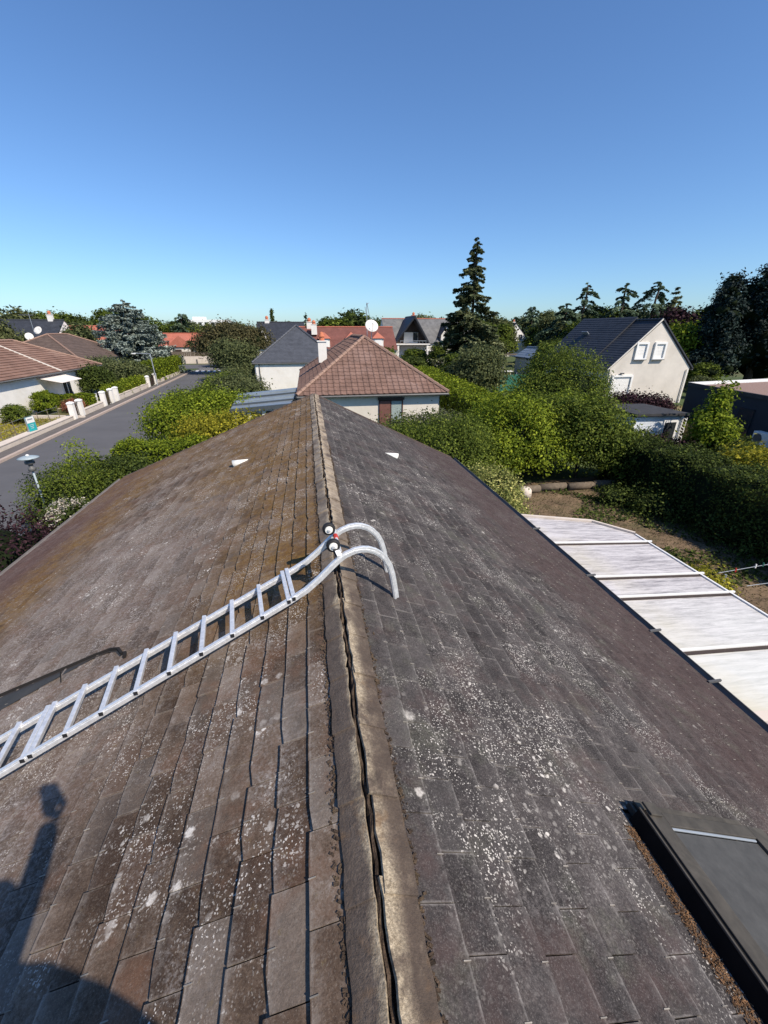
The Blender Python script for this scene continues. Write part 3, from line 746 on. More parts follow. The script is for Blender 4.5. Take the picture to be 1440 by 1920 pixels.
for side, e, s0, w, ph, W_ in ((-1, .129, .067, .2545, (.734, .862), WL), (1, .1395, .122, .2565, (1.015, 1.130), WR)):
    rnd = random.Random(11 + side); th = thL if side < 0 else thR; Ls = W_ / math.cos(th); dn, nn = frame(side)
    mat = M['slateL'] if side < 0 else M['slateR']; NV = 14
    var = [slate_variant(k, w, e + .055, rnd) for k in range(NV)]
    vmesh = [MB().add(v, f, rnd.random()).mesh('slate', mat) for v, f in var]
    nC = int((Ls - s0) / e) + 1
    for i in range(1, nC + 1):
        s = min(s0 + e * i, Ls + .02); y = ph[i % 2] - w * 20
        sag = .004 * math.sin(i * 1.7)
        while y < Y1:
            if y + w > Y0:
                ya = y
                if not in_patch(side, s - e * .5, y + w * .5):
                    lift = (.0165 if side < 0 else .0125) + rnd.uniform(-.002, .003); tilt = math.asin((lift - .001) / (e + .055)); yaw = rnd.gauss(0, .006)
                    o = Vector((0, 0, ZR)) + dn * (s + rnd.uniform(-.0025, .0025)) + nn * lift + Vector((0, ya, 0))
                    # basis: X along +Y (or -Y so that z stays outwards), Y down-slope
                    X = Vector((0, 1, 0)); D = (dn * math.cos(tilt) + nn * math.sin(tilt)).normalized()
                    if side > 0: X = Vector((0, -1, 0)); o = o + Vector((0, w, 0))
                    X = (X + D * yaw).normalized()
                    # verge cut
                    Z = X.cross(D).normalized() if side > 0 else X.cross(D).normalized()
                    if Z.z < 0: Z = -Z
                    mt = Matrix(((X.x, D.x, Z.x, o.x), (X.y, D.y, Z.y, o.y), (X.z, D.z, Z.z, o.z), (0, 0, 0, 1)))
                    c = mt @ Vector((w / 2, -e / 2, 0)); dist = (c - CAM).length
                    k = rnd.randrange(NV); vis = c.y > .12 and dist < 4.5
                    pieces.append((dist if vis else 90 + dist, side, k, mt, rnd.random(), vmesh[k], var[k]))
                    if -1 < c.y < 5.2 and s < Ls - .1:
                        hp = mt @ Vector((w / 2 + rnd.uniform(-.006, .006), -.012, .0105)); q = mt.to_3x3()
                        hooks.box(hp, (.0028, .024, .003), q)
            y += w
pieces.sort(key=lambda q: q[0])
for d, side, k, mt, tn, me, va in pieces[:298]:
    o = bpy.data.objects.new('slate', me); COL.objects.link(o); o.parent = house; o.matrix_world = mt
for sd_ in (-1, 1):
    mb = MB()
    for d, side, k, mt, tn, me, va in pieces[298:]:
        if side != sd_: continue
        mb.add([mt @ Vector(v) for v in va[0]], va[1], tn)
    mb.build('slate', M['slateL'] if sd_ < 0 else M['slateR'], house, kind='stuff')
hooks.build('slate_hooks', M['hook'], house, kind='stuff')
# deck, gables, walls
dk = MB()
for side, W_ in ((-1, WL), (1, WR)):
    dn, nn = frame(side); Ls = W_ / math.cos(thL if side < 0 else thR)
    q = [Vector((0, Y0, ZR)), Vector((0, Y1, ZR)), Vector((0, Y1, ZR)) + dn * Ls, Vector((0, Y0, ZR)) + dn * Ls]
    if side > 0: q = q[::-1]
    q = [p - Vector((0, 0, .004)) for p in q]
    nn_ = (q[1] - q[0]).cross(q[2] - q[0])
    if nn_.z < 0: q = q[::-1]
    dk.slab(q, .12)
dk.build('roof_deck', M['dark'], house)
wl_ = MB(); zL, zRt = ZR - mL * WL, ZR - mR * WR
wl_.box(((-WL + WR) / 2, (Y0 + Y1) / 2, 1.25), (WL + WR - .8, Y1 - Y0 - .4, 2.5))
for y in (Y0 + .2, Y1 - .35):
    a = [(-WL + .4, y, 2.5), (WR - .4, y, 2.5), (WR - .4, y, zRt + .4 * mR - .16), (0, y, ZR - .16), (-WL + .4, y, zL + .4 * mL - .16)]
    b = [(p[0], p[1] + .15, p[2]) for p in a]
    wl_.add(a + b, [(4, 3, 2, 1, 0), (5, 6, 7, 8, 9), (0, 1, 6, 5), (1, 2, 7, 6), (2, 3, 8, 7), (3, 4, 9, 8), (4, 0, 5, 9)])
wl_.build('wall', M['render'], house)
# ridge slates: two overlapping wings
rnd = random.Random(5)
for side in (-1, 1):
    dn, nn = frame(side); pitch = .28; y = .90 - pitch * 16; wv = []
    for k in range(6):
        mb = MB(); L = pitch + .045; wd = .092 if side < 0 else .112; n_ = 6
        vs = []; fs = []
        for i in range(n_ + 1):
            f = i / n_
            for j, a in enumerate((0.0, .35, .8, 1.0)):
                ed = (rnd.uniform(-.005, .005) if 0 < j else rnd.uniform(-.007, .006))
                xx = wd * a + (ed if j in (0, 3) else 0); zz = .022 - .004 * a + rnd.uniform(-.0012, .0012) + .009 * (1 - f)
                vs.append((f * L, xx, zz))
        for i in range(n_):
            for j in range(3): fs.append((i * 4 + j, i * 4 + j + 1, (i + 1) * 4 + j + 1, (i + 1) * 4 + j))
        m_ = len(vs); vs += [(v[0], v[1], v[2] - .011) for v in vs]
        rim = [0, 1, 2, 3] + [4 * i + 3 for i in range(1, n_ + 1)] + [4 * n_ + 2, 4 * n_ + 1, 4 * n_] + [4 * i for i in range(n_ - 1, 0, -1)]
        for a, b in zip(rim, rim[1:] + rim[:1]): fs.append((a, b, b + m_, a + m_))
        wv.append(MB().add(vs, fs, .5).mesh('ridge_slate', M['ridge']))
    while y < Y1 - .05:
        off = -.002 + rnd.uniform(-.006, .006) + (.005 if side < 0 else .0)
        X = Vector((0, 1, 0)); D = dn; Z = nn
        o = Vector((.012, y, ZR - (.004 if side < 0 else 0))) + dn * off + nn * (.010 + rnd.uniform(0, .004))
        mt = Matrix(((X.x, D.x, Z.x, o.x), (X.y, D.y, Z.y, o.y), (X.z, D.z, Z.z, o.z), (0, 0, 0, 1)))
        ob = bpy.data.objects.new('ridge_slate', rnd.choice(wv)); COL.objects.link(ob); ob.parent = house; ob.matrix_world = mt
        y += pitch
# crumbling mortar in the gap
mb = MB(); n_ = 420; vs = []; fs = []
for i in range(n_):
    y = Y0 + (Y1 - Y0) * i / (n_ - 1); wob = .006 * math.sin(i * .31) + rnd.uniform(-.004, .004)
    for x_, z_ in ((-.018, -.006), (-.006, .020), (.002, .022), (.009, -.004), (.030, -.016)):
        vs.append((x_ + .012 + wob, y, ZR + z_ + rnd.uniform(-.005, .006)))
for i in range(n_ - 1):
    for j in range(4): fs.append((i * 5 + j, i * 5 + j + 1, i * 5 + j + 6, i * 5 + j + 5))
MB().add(vs, fs).build('mortar', M['mortar'], house)
# crusty mortar line along the outer edges of the ridge slates
for side, mat, amp in ((-1, M['mortar'], .011), (1, M['mortar'], .012)):
    dn, nn = frame(side); mb = MB(); y = -.4
    while y < 6:
        r_ = rnd.uniform(.0015, .0055); s = (.100 if side < 0 else .136) + rnd.gauss(0, amp * 1.1) + .005 * math.sin(y * 9)
        c = Vector((0, y, ZR)) + dn * s + nn * .018
        mb.box(c, (r_ * 1.6, r_ * 3.2, r_ * 1.2), Matrix.Rotation(rnd.uniform(0, 3), 3, 'Z'), rnd.random()); y += rnd.uniform(.002, .009)
    mb.build('ridge_crust', mat, house, kind='stuff')
# gutters, verge trim
def gutter_run(name, x_, z_, r_, mat):
    mb = MB(); n_ = 8; ys = [Y0, Y1]; vs = []; fs = []
    for y in ys:
        for k in range(n_ + 1):
            a = math.pi * k / n_; vs.append((x_ + r_ * math.cos(a), y, z_ - r_ * math.sin(a)))
        for k in range(n_, -1, -1):
            a = math.pi * k / n_; vs.append((x_ + (r_ - .008) * math.cos(a), y, z_ - (r_ - .008) * math.sin(a)))
    m_ = 2 * (n_ + 1)
    for k in range(m_): fs.append((k, (k + 1) % m_, m_ + (k + 1) % m_, m_ + k))
    return MB().add(vs, fs).build(name, mat, house)
gutter_run('gutter', -WL - .055, zL + .005, .055, M['gutter_w'])
gr = gutter_run('gutter', WR + .06, zRt + .01, .06, M['gutter'])
for yy in (2.55, 3.35, 4.6, 6.2): MB().box((WR + .06, yy, zRt + .035), (.15, .02, .025)).build('bracket', M['gutter'], gr)
for side, W_ in ((-1, WL), (1, WR)):
    dn, nn = frame(side); Ls = W_ / math.cos(thL if side < 0 else thR)
    a = Vector((0, Y1 + .02, ZR)) + nn * .012; b = a + dn * Ls
    MB().tube([a, b], .01, rect=(.05, .05)).build('verge_trim', M['tile_old'], house)
# zinc valley on the left slope
dn, nn = frame(-1)
def SL(x_, y_, up=.026): return Vector((x_, y_, ZR + x_ * mL if x_ < 0 else 0)) + nn * up
top = [(-1.50, 2.50), (-1.56, 2.585), (-1.64, 2.625), (-1.75, 2.64), (-2.0, 2.645), (-2.5, 2.66), (-3.4, 2.70), (-4.93, 2.78)]
bot = [(-1.51, 2.50), (-1.57, 2.575), (-1.645, 2.615), (-1.76, 2.622), (-2.0, 2.57), (-2.5, 2.43), (-3.4, 2.22), (-4.93, 1.9)]
vs = [SL(*p) for p in top] + [SL(*p) for p in bot]; n_ = len(top)
MB().add(vs, [(i, i + 1, n_ + i + 1, n_ + i) for i in range(n_ - 1)]).build('valley_gutter', M['zinc'], house)
MB().tube([SL(x_, y_ + .012, .030) for x_, y_ in [(-1.455, 2.44), (-1.47, 2.49)] + top[0:]], .008, rect=(.018, .022)).build('valley_edge', M['dark'], house)
for x_ in (-1.95, -2.55, -3.4):
    MB().tube([SL(x_ - .05, 2.63, .030), SL(x_ + .03, 2.50 - abs(x_ + 1.9) * .2, .030)], .004, 5).build('valley_seam', M['dark'], house)
# vents and hood
def vent(side, s_x, y_, L=.24, r_=.078, name='roof_vent', mat=None):
    dn, nn = frame(side); o = Vector((s_x, y_, ZR - (mL if side < 0 else mR) * abs(s_x))) + nn * .018
    vs = []; fs = []; n_ = 10; lat = Vector((0, 1, 0))
    for f in (0, .5, 1.0):
        for k in range(n_ + 1):
            a = math.pi * k / n_; rr = r_ * (.04 + .96 * f)
            vs.append(o + dn * (L * f) + lat * (rr * math.cos(a)) + nn * (rr * 1.15 * math.sin(a)))
    for i in range(2):
        for k in range(n_): fs.append((i * (n_ + 1) + k, i * (n_ + 1) + k + 1, (i + 1) * (n_ + 1) + k + 1, (i + 1) * (n_ + 1) + k))
    v = MB().add(vs, fs).build(name, mat or M['vent'], house, True)
    md = v.modifiers.new('s', 'SOLIDIFY'); md.thickness = .006
    MB().add([o + dn * (L * .9) + lat * (r_ * .9 * math.cos(math.pi * k / n_)) + nn * (r_ * math.sin(math.pi * k / n_)) for k in range(n_ + 1)], [tuple(range(n_ + 1))]).build('vent_grille', M['dark'], v)
vent(-1, -1.16, 6.82); vent(1, 1.20, 7.30)
vent(1, 2.05, 7.68, .10, .035, 'vent_hood', M['zinc'])
# skylight
sk = thing('skylight', 'dark brown framed roof window set in the right slope of the near roof', 'roof window')
del sk['category']; del sk['label']; sk.parent = house
dn, nn = frame(1)
def SR(x_, y_, up): return Vector((x_, y_, ZR - mR * x_)) + nn * up
def rbox(name, xa, xb, ya, yb, ua, ub, mat, parent=None, bev=.003):
    q = [SR(xa, ya, ub), SR(xb, ya, ub), SR(xb, yb, ub), SR(xa, yb, ub)]
    return MB().slab(q, ub - ua).build(name, mat, parent or sk, bevel=bev)
rbox('flashing', 1.10, 2.16, -.45, 1.00, .004, .010, M['zinc'])
for (xa, xb, ya, yb) in ((1.235, 1.262, -.42, .962), (2.06, 2.085, -.42, .962), (1.262, 2.06, .94, .962)): rbox('kerb_side', xa, xb, ya, yb, .01, .098, M['skyside'])
rbox('side_frame', 1.268, 1.36, -.42, .957, .085, .104, M['skyframe'])
rbox('side_frame', 1.96, 2.08, -.42, .957, .085, .104, M['skyframe'])
rbox('top_frame', 1.36, 1.96, .898, .957, .085, .104, M['skyframe'])
rbox('frame_lip', 1.232, 1.242, -.42, .965, .096, .106, M['skyframe'])
rbox('top_cover', 1.28, 2.06, .975, 1.03, .012, .045, M['skyframe'])
rbox('glazing_bead', 1.37, 1.95, .885, .897, .088, .097, M['steel'])
rbox('pane', 1.361, 1.959, -.42, .884, .06, .088, M['pane'])
rbox('hinge', 1.27, 1.34, .93, .99, .104, .116, M['skyframe'])
rbox('hinge', 1.30, 1.38, .995, 1.035, .046, .058, M['skyframe'])
mb = MB()
for k in range(5200):
    y_ = rnd.uniform(-.42, .93); x_ = 1.232 - rnd.betavariate(1.3, 1.6) * (.080 - .05 * max(0, y_ - .4))
    c = SR(x_, y_, .012 + rnd.uniform(0, .012)); r_ = rnd.uniform(.002, .006)
    mb.box(c, (r_ * .5, r_ * 2.4, r_ * .5), Matrix.Rotation(rnd.uniform(0, 3.1), 3, nn) @ Matrix.Rotation(rnd.uniform(-.6, .6), 3, 'X'), rnd.random())
mb.build('moss', M['moss'], sk, kind='stuff')
rbox('moss_bed', 1.155, 1.234, -.42, .90, .010, .014, M['moss'], bev=0)

# ------------------------------------------------------------------ roof ladder
lad = thing('roof_ladder', 'aluminium roof ladder hooked over the ridge, lying across the left slope', 'ladder', (0, 2.35, ZR))
LO = Vector((0, 2.35, ZR))
prof = [(-3.0, -3.0 * mL + .128), (-.32, -.32 * mL + .128), (-.265, .025), (-.188, .060), (-.104, .120), (-.018, .192), (.025, .224), (.06, .243), (.119, .258), (.165, .257), (.205, .247), (.25, .223), (.283, .195), (.32, .150), (.349, .091), (.37, .015), (.383, -.065), (.393, -.13), (.399, -.180)]
def railpt(x_, z_, far): return Vector((x_, (2.53 if far else 2.19) + .27 * x_, z_ + ZR)) - LO
for far in (0, 1):
    MB().tube([railpt(x_, z_, far) for x_, z_ in prof], .02, rect=(.022, .040)).build('rail', M['alu'], lad, bevel=.003)
    MB().tube([railpt(x_, z_, far) + Vector((-.0035, -.0130, .0)) for x_, z_ in prof], .02, rect=(.006, .012)).build('rail_rib', M['alu'], lad)
rx_ = [-.275, -.305] + [-.29 - .172 * k for k in range(1, 8)] + [-1.655, -1.69] + [-.29 - .172 * k for k in range(9, 16)]
rmesh = None
for i, x_ in enumerate(rx_):
    z_ = x_ * mL + .128 + .012
    a = railpt(x_ + .006, z_, 0) + Vector((.004, -.016, .0)); b = railpt(x_ - .05, z_ - .05 * mL + .010, 1) + Vector((0, .02, 0))
    r_ = MB().tube([a, b], .015, rect=(.026, .028)).build('rung', M['alu'], lad, bevel=.004)
    d = (a - b).normalized()
    MB().tube([a - d * .002, a + d * .003], .01, rect=(.020, .022)).build('end_cap', M['rubber'], r_)
for far in (0, 1):
    base = railpt(-.0, .215, far) if far else railpt(.035, .232, far)
    off = Vector((0.01, .0, 0))
    hub = railpt(-.025, .300, far) + Vector((0, -.045 if far else .03, 0)) if far else railpt(.0, .300, far) + Vector((-.01, .055, 0))
    foot = railpt(.02, .235, far) + Vector((.0, -.01, .01))
    br = MB().tube([foot, hub], .01, rect=(.035, .028)).build('wheel_bracket', M['rubber'], lad, bevel=.004)
    MB().tube([foot + (hub - foot) * .02 + Vector((.0, -.004, 0)), foot + (hub - foot) * .45 + Vector((0, -.004, 0))], .01, rect=(.030, .032)).build('bracket_sleeve', M['alu'], br)
    axis = (railpt(0, 0, 1) - railpt(0, 0, 0)).normalized(); q = axis.to_track_quat('Z', 'Y').to_matrix()
    wh = MB().lathe([(.014, -.015), (.035, -.017), (.042, -.011), (.043, .011), (.035, .017), (.014, .015)], (0, 0, 0), 20, q).build('wheel', M['rubber'], lad, True, loc=hub + axis * -.012)
    MB().lathe([(.006, -.024), (.025, -.022), (.027, -.014), (.006, -.013)], (0, 0, 0), 16, q).build('hub', M['vent'], wh)
    MB().lathe([(.002, -.031), (.010, -.030), (.010, -.022), (.002, -.022)], (0, 0, 0), 10, q).build('axle', M['alu'], wh)
a, b = railpt(.03, .262, 0) + Vector((0, .02, 0)), railpt(.01, .262, 1) + Vector((0, -.03, 0))
MB().tube([a, b], .011, 8).build('wheel_axle', M['alu'], lad)
MB().tube([a.lerp(b, .62), a.lerp(b, .78)], .016, 8).build('red_sleeve', M['redp'], lad)

# ------------------------------------------------------------------ the photographer, standing on the ridge behind the camera
def skin_fig(name, nodes, edges, mat, parent, sub=2):
    me = bpy.data.meshes.new(name); me.from_pydata([n_[0] for n_ in nodes], edges, []); me.materials.append(mat)
    o = link(name, me, parent); m1 = o.modifiers.new('skin', 'SKIN'); m1.use_smooth_shade = True
    for i, n_ in enumerate(nodes):
        sv = me.skin_vertices[0].data[i]; sv.radius = (n_[1], n_[2] if len(n_) > 2 else n_[1]); sv.use_root = (i == 0)
    m2 = o.modifiers.new('sub', 'SUBSURF'); m2.levels = sub; m2.render_levels = sub
    return o
pr = thing('person', 'person in dark work clothes standing on the ridge and holding up a phone', 'person', (0, -.45, ZR))
nodes = [((-.08, -.02, .66), .14, .12), ((-.09, -.02, .82), .13, .11), ((-.05, 0, .96), .18, .13), ((-.06, 0, 1.10), .15, .11), ((-.10, .01, 1.22), .055), ((-.10, .02, 1.27), .055),
 ((.16, 0, 1.09), .085), ((.27, .02, .90), .06), ((.16, .16, .70), .042), ((.10, .22, .62), .03),
 ((-.25, .02, 1.12), .07), ((-.27, .14, 1.00), .05), ((-.16, .31, 1.25), .046), ((-.07, .345, 1.46), .042),
 ((.02, 0, .58), .095), ((.10, .10, .28), .065), ((.14, -.02, -.05), .05), ((.15, .10, -.10), .04),
 ((-.18, 0, .58), .095), ((-.24, .10, .26), .065), ((-.28, -.02, -.05), .05), ((-.29, .08, -.09), .04)]
edges = [(0, 1), (1, 2), (2, 3), (3, 4), (4, 5), (3, 6), (6, 7), (7, 8), (8, 9), (3, 10), (10, 11), (11, 12), (12, 13), (0, 14), (14, 15), (15, 16), (16, 17), (0, 18), (18, 19), (19, 20), (20, 21)]
skin_fig('body', nodes, edges, M['cloth'], pr)
hd = MB().lathe([(.01, -.12), (.05, -.115), (.068, -.07), (.078, 0), (.082, .05), (.07, .10), (.04, .13), (.01, .14)], n=16).build('head', M['skin'], pr, True, loc=(-.10, .03, 1.40))
MB().lathe([(.088, .03), (.088, .06), (.075, .115), (.045, .145), (.01, .155)], n=14).build('hair', M['hair'], hd, True)
MB().box((0, .088, -.01), (.022, .03, .04)).build('nose', M['skin'], hd, bevel=.008)
for s_ in (-1, 1):
    MB().box((s_ * .083, 0, 0), (.015, .03, .05)).build('ear', M['skin'], hd, bevel=.006); MB().box((s_ * .03, .076, .02), (.02, .01, .01)).build('eye', M['dark'], hd)
for (hx, hy, hz, up) in ((-.065, .355, 1.47, 1), (.07, .24, .56, 0)):
    nd = [((hx, hy, hz), .028, .018), ((hx, hy + .012, hz + .06), .034, .016)]; ed = [(0, 1)]
    for k in range(4):
        fx = hx - .03 + k * .02; i0 = len(nd)
        nd += [((fx, hy + .03, hz + .085), .0085), ((fx, hy + .045, hz + .085 + (.045 + .006 * (1.5 - abs(k - 1.5))) * up), .0085), ((fx, hy + .03, hz + .10 + .06 * up), .008)]
        ed += [(1, i0), (i0, i0 + 1), (i0 + 1, i0 + 2)]
    i0 = len(nd); nd += [((hx + .045, hy + .02, hz + .03), .010), ((hx + .055, hy + .035, hz + .07), .009)]; ed += [(0, i0), (i0, i0 + 1)]
    skin_fig('hand', nd, ed, M['skin'], pr, 1)
ph = MB().box((0, 0, 0), (.078, .009, .16)).build('phone', M['rubber'], None, bevel=.004); ph.location = (-.05, -.052, ZR + 1.575); tag(ph, 'dark phone held up by the person on the ridge', 'phone')

# ------------------------------------------------------------------ milky lean-to roof on the right
per = thing('lean_to_roof', 'lean-to of weathered milky sheets beside the right eave', 'lean-to roof', (0, 0, 0))
def pz(x_): return 2.55 - .075 * (x_ - 4.0)
ys = [(7.50, 6.20), (6.16, 5.02), (4.98, 4.46), (4.42, 3.32), (3.28, 2.30)]
for i, (ya, yb) in enumerate(ys):
    xr = 6.25
    if i == 0: q = [(3.9, 7.5), (3.9, yb), (xr, yb), (xr, 6.52), (5.70, 7.10)]
    else: q = [(3.9, ya), (3.9, yb), (xr, yb), (xr, ya)]
    MB().slab([(x_, y_, pz(x_)) for x_, y_ in q], .016).build('sheet', M['poly'], per)
for y_ in (6.18, 5.00, 4.44, 3.30):
    bt = MB().slab([(3.9, y_ + .008, pz(3.9) + .035), (3.9, y_ - .022, pz(3.9) + .035), (6.36, y_ - .022, pz(6.36) + .035), (6.36, y_ + .008, pz(6.36) + .035)], .05).build('batten', M['white'], per)
    MB().slab([(3.9, y_ - .025, pz(3.9) + .012), (3.9, y_ - .080, pz(3.9) + .012), (6.34, y_ - .080, pz(6.34) + .012), (6.34, y_ - .025, pz(6.34) + .012)], .02).build('batten_seal', M['fascia'], bt)
MB().tube([(6.27, 6.5, pz(6.27)), (6.27, 2.2, pz(6.27))], .02, rect=(.03, .05)).build('edge_trim', M['white'], per)
MB().tube([(3.9, 7.54, 2.55), (5.71, 7.15, pz(5.7)), (6.29, 6.54, pz(6.3))], .03, rect=(.06, .08)).build('far_trim', M['lowwall'], per)
MB().tube([(3.9, 2.30, 2.56), (6.45, 2.28, pz(6.4))], .04, rect=(.12, .10)).build('near_trim', M['lowwall'], per)
for x_, y_ in ((6.3, 7.0 - .3), (6.3, 4.5), (6.3, 2.3)): MB().box((x_, y_, 1.15), (.09, .09, 2.3)).build('post', M['white'], per)
MB().box((5.2, 1.0, 1.2), (2.2, 2.4, 2.3)).build('store_wall', M['gutter'], per)

# ------------------------------------------------------------------ neighbouring houses
# brown tiled hip house straight ahead
rh = hip_house('house', 'brown tiled hipped house directly beyond the near roof ridge', -.35, 7.75, 25.35, 41.0, 2.75, 5.80, M['render'], M['tile'], M['hipcap'], over=.5, mode='tile', row=.335, colw=.36, limit=300)
rh.name = 'tiled_house'
window(rh, (4.75, 25.24, 1.35), 1.5, 2.0, -math.pi / 2, M['brownframe'], M['glassgreen'], name='window')
MB().box((4.38, 25.20, 1.35), (.66, .04, 1.84)).build('shutter', M['shutter_b'], rh)
MB().box((4.75, 25.16, 2.42), (1.62, .14, .16)).build('shutter_box', M['fascia'], rh)
chimney(rh, (1.05, 33.4, 4.0), .62, .55, 1.45)
dish('satellite_dish', 'round satellite dish with star-shaped stain on the ridge of the brown tiled house', (4.25, 29.7, 5.7), .44, .12, .55, .75)
ant = thing('antenna', 'bent roof antenna on a mast behind the round satellite dish', 'antenna', (4.05, 30.4, 5.7))
MB().tube([(0, 0, 0), (0, 0, 2.2)], .025, 6).build('mast', M['steel'], ant)
MB().tube([(-.12, 0, 1.95), (.02, 0, 1.3)], .02, 5).build('boom', M['steel'], ant); MB().tube([(.02, 0, 2.2), (.2, .1, 1.35)], .02, 5).build('boom', M['steel'], ant)
for k in range(5): MB().tube([(.02 - .02 * k, -.3, 2.15 - .02 * k), (.02 + .05 * k, .3, 2.15 + .02 * k)], .012, 4).build('element', M['steel'], ant)
# conservatory / flat roof on the left of it
cv = thing('conservatory', 'low grey-blue metal roofed conservatory left of the brown tiled house', 'conservatory', (0, 0, 0))
q = [G(432, 768, 2.35), G(545, 757, 2.35), G(562, 726, 2.62), G(447, 738, 2.62)]
MB().slab([q[0], q[1], q[2], q[3]], .10).build('roof', M['conserv'], cv)
for k in range(1, 5):
    f = (k / 5) ** 1.0; a = q[0].lerp(q[3], f); b = q[1].lerp(q[2], f)
    MB().tube([a + Vector((0, 0, .04)), b + Vector((0, 0, .04))], .03, rect=(.10, .09)).build('rib', M['conserv_d'] if k % 2 else M['conserv'], cv)
MB().tube([q[0] + Vector((-.05, -.06, -.08)), q[1] + Vector((0, -.06, -.08))], .08, rect=(.16, .22)).build('gutter', M['conserv_d'], cv)
c = (q[0] + q[1] + q[2] + q[3]) / 4; w_ = (q[1] - q[0]).length; d_ = (q[3] - q[0]).length
MB().slab([Vector((p.x, p.y, 2.2)).lerp(Vector((c.x, c.y, 2.2)), .06) for p in q], 2.2).build('wall', M['render_w'], cv)
for k in range(4): p = q[0].lerp(q[1], .12 + .24 * k); MB().box((p.x, p.y + .1, 1.25), (.85, .06, 1.6)).build('window', M['glass'], cv)
# pyramid slate house
ps = hip_house('slate_house', 'white walled house with a pyramid roof of blue-grey slate', -5.75, 3.4, 49.3, 58.5, 3.0, 6.75, M['render_w'], M['slate'], M['slate'], over=.3, row=.22)
MB().tube([(-5.35, 49.15, 0), (-5.35, 49.15, 2.9)], .05, 6).build('drainpipe', M['gutter'], ps)
# dark gabled slate house behind with white dormer cheeks
bk = hip_house('gabled_house', 'dark slate gabled house half hidden behind the pyramid roofed house', -8.6, -.4, 78, 92, 3.6, 7.6, M['render_w'], M['slate_d'], M['slate_d'], over=.4, gable=True, ridge_axis='X', row=.3)
for x_ in (-7.3, -1.6):
    d_ = MB(); d_.add([(x_ - .7, 77.4, 4.3), (x_ + .7, 77.4, 4.3), (x_, 77.4, 6.3), (x_ - .7, 81, 4.3), (x_ + .7, 81, 4.3), (x_, 81, 6.3)], [(0, 1, 2), (5, 4, 3), (0, 2, 5, 3), (2, 1, 4, 5)])
    d_.build('dormer', M['render_w'], bk)
chimney(bk, (-6.9, 85, 6.4), .8, .6, 1.6)
# long red roofed house
lr = hip_house('red_roof_house', 'long house with dark red tiled roof, dormers and white chimneys', -1.0, 14.6, 72, 81, 3.3, 6.75, M['render'], M['tile_dred'], M['tile_red'], over=.3, gable=True, ridge_axis='X', row=.3)
for x_ in (2.8, 7.2, 11.6):
    dm = MB(); w2, yf, zb, zt = .85, 72.3, 3.75, 5.05
    dm.box((x_, yf + 1.2, (zb + zt) / 2), (w2 * 2, 2.4, zt - zb)); d0 = dm.build('dormer', M['render_w'], lr)
    rf = MB().add([(x_ - w2 - .2, yf - .25, zt), (x_ + w2 + .2, yf - .25, zt), (x_, yf + .9, zt + .95), (x_, yf + 3.4, zt + .95), (x_ - w2 - .2, yf + 2.6, zt), (x_ + w2 + .2, yf + 2.6, zt)], [(0, 1, 2), (1, 5, 3, 2), (0, 2, 3, 4)]).build('dormer_roof', M['tile_red'], d0)
    MB().box((x_, yf - .03, (zb + zt) / 2 - .1), (1.1, .06, 1.0)).build('window', M['white'], d0)
for p in ((.6, 76.5, 6.0), (1.3, 74.6, 5.6)): chimney(lr, p, .9, .8, 1.5)
MB().box((3.5, 71.88, 1.5), (3, .06, 1.6)).build('window', M['glass'], lr)
# A-frame house
af = hip_house('chalet_house', 'grey slate house with a tall dark A-shaped porch gable', 15.9, 35.5, 88.5, 99, 3.9, 8.5, M['render_w'], M['slate_g'], M['tile_red'], over=.35, gable=True, ridge_axis='X', row=.35)
ax_, yb_ = 20.8, 88.0
for s_ in (-1, 1):
    MB().slab([(ax_, yb_ - 3.2, 8.9), (ax_, yb_ + 5, 8.9), (ax_ + s_ * 3.9, yb_ + 5, 3.5), (ax_ + s_ * 3.9, yb_ - 1.5, 3.5)] if s_ < 0 else [(ax_, yb_ + 5, 8.9), (ax_, yb_ - 3.2, 8.9), (ax_ + s_ * 3.9, yb_ - 1.5, 3.5), (ax_ + s_ * 3.9, yb_ + 5, 3.5)], .28).build('porch_roof', M['slate_d'], af)
MB().add([(ax_ - 3.4, yb_, 3.6), (ax_ + 3.4, yb_, 3.6), (ax_, yb_, 8.4)], [(0, 1, 2)]).build('porch_gable', M['fascia'], af)
MB().box((ax_, yb_ - .06, 4.9), (2.9, .1, 2.0)).build('gable_panel', M['render_w'], af)
MB().box((ax_ + .9, yb_ - .15, 5.0), (.95, .08, 1.7)).build('window', M['glass'], af)
bl = MB().box((ax_, yb_ - 1.1, 3.72), (7.0, 2.2, .2)).build('balcony', M['render_w'], af)
MB().box((ax_, yb_ - 2.15, 4.35), (5.4, .05, .08)).build('railing', M['steel'], bl)
for k in range(9): MB().box((ax_ - 2.6 + k * .65, yb_ - 2.15, 4.05), (.04, .04, .6)).build('baluster', M['steel'], bl)
for x_ in (ax_ - 3, ax_ + 3): MB().box((x_, yb_ - 1.9, 1.8), (.35, .35, 3.6)).build('post', M['render_w'], af)
MB().box((ax_ + .3, 88.3, 1.4), (3, .08, 2.2)).build('door', M['glass'], af)
dm = MB().add([(27.2, 88.1, 4.2), (29.9, 88.1, 4.2), (29.9, 88.1, 5.6), (28.55, 88.1, 7.5), (27.2, 88.1, 5.6), (27.2, 92, 4.2), (29.9, 92, 4.2), (29.9, 92, 5.6), (28.55, 92, 7.5), (27.2, 92, 5.6)], [(0, 1, 2, 3, 4), (0, 4, 9, 5), (1, 6, 7, 2)]).build('dormer', M['render_w'], af)
for s_ in (-1, 1):
    q = [(28.55, 87.6, 7.7), (28.55, 94, 7.7), (28.55 + s_ * 1.9, 92, 5.0), (28.55 + s_ * 1.9, 87.6, 5.0)]
    MB().slab(q if s_ < 0 else q[::-1], .12).build('dormer_roof', M['slate_d'], dm)
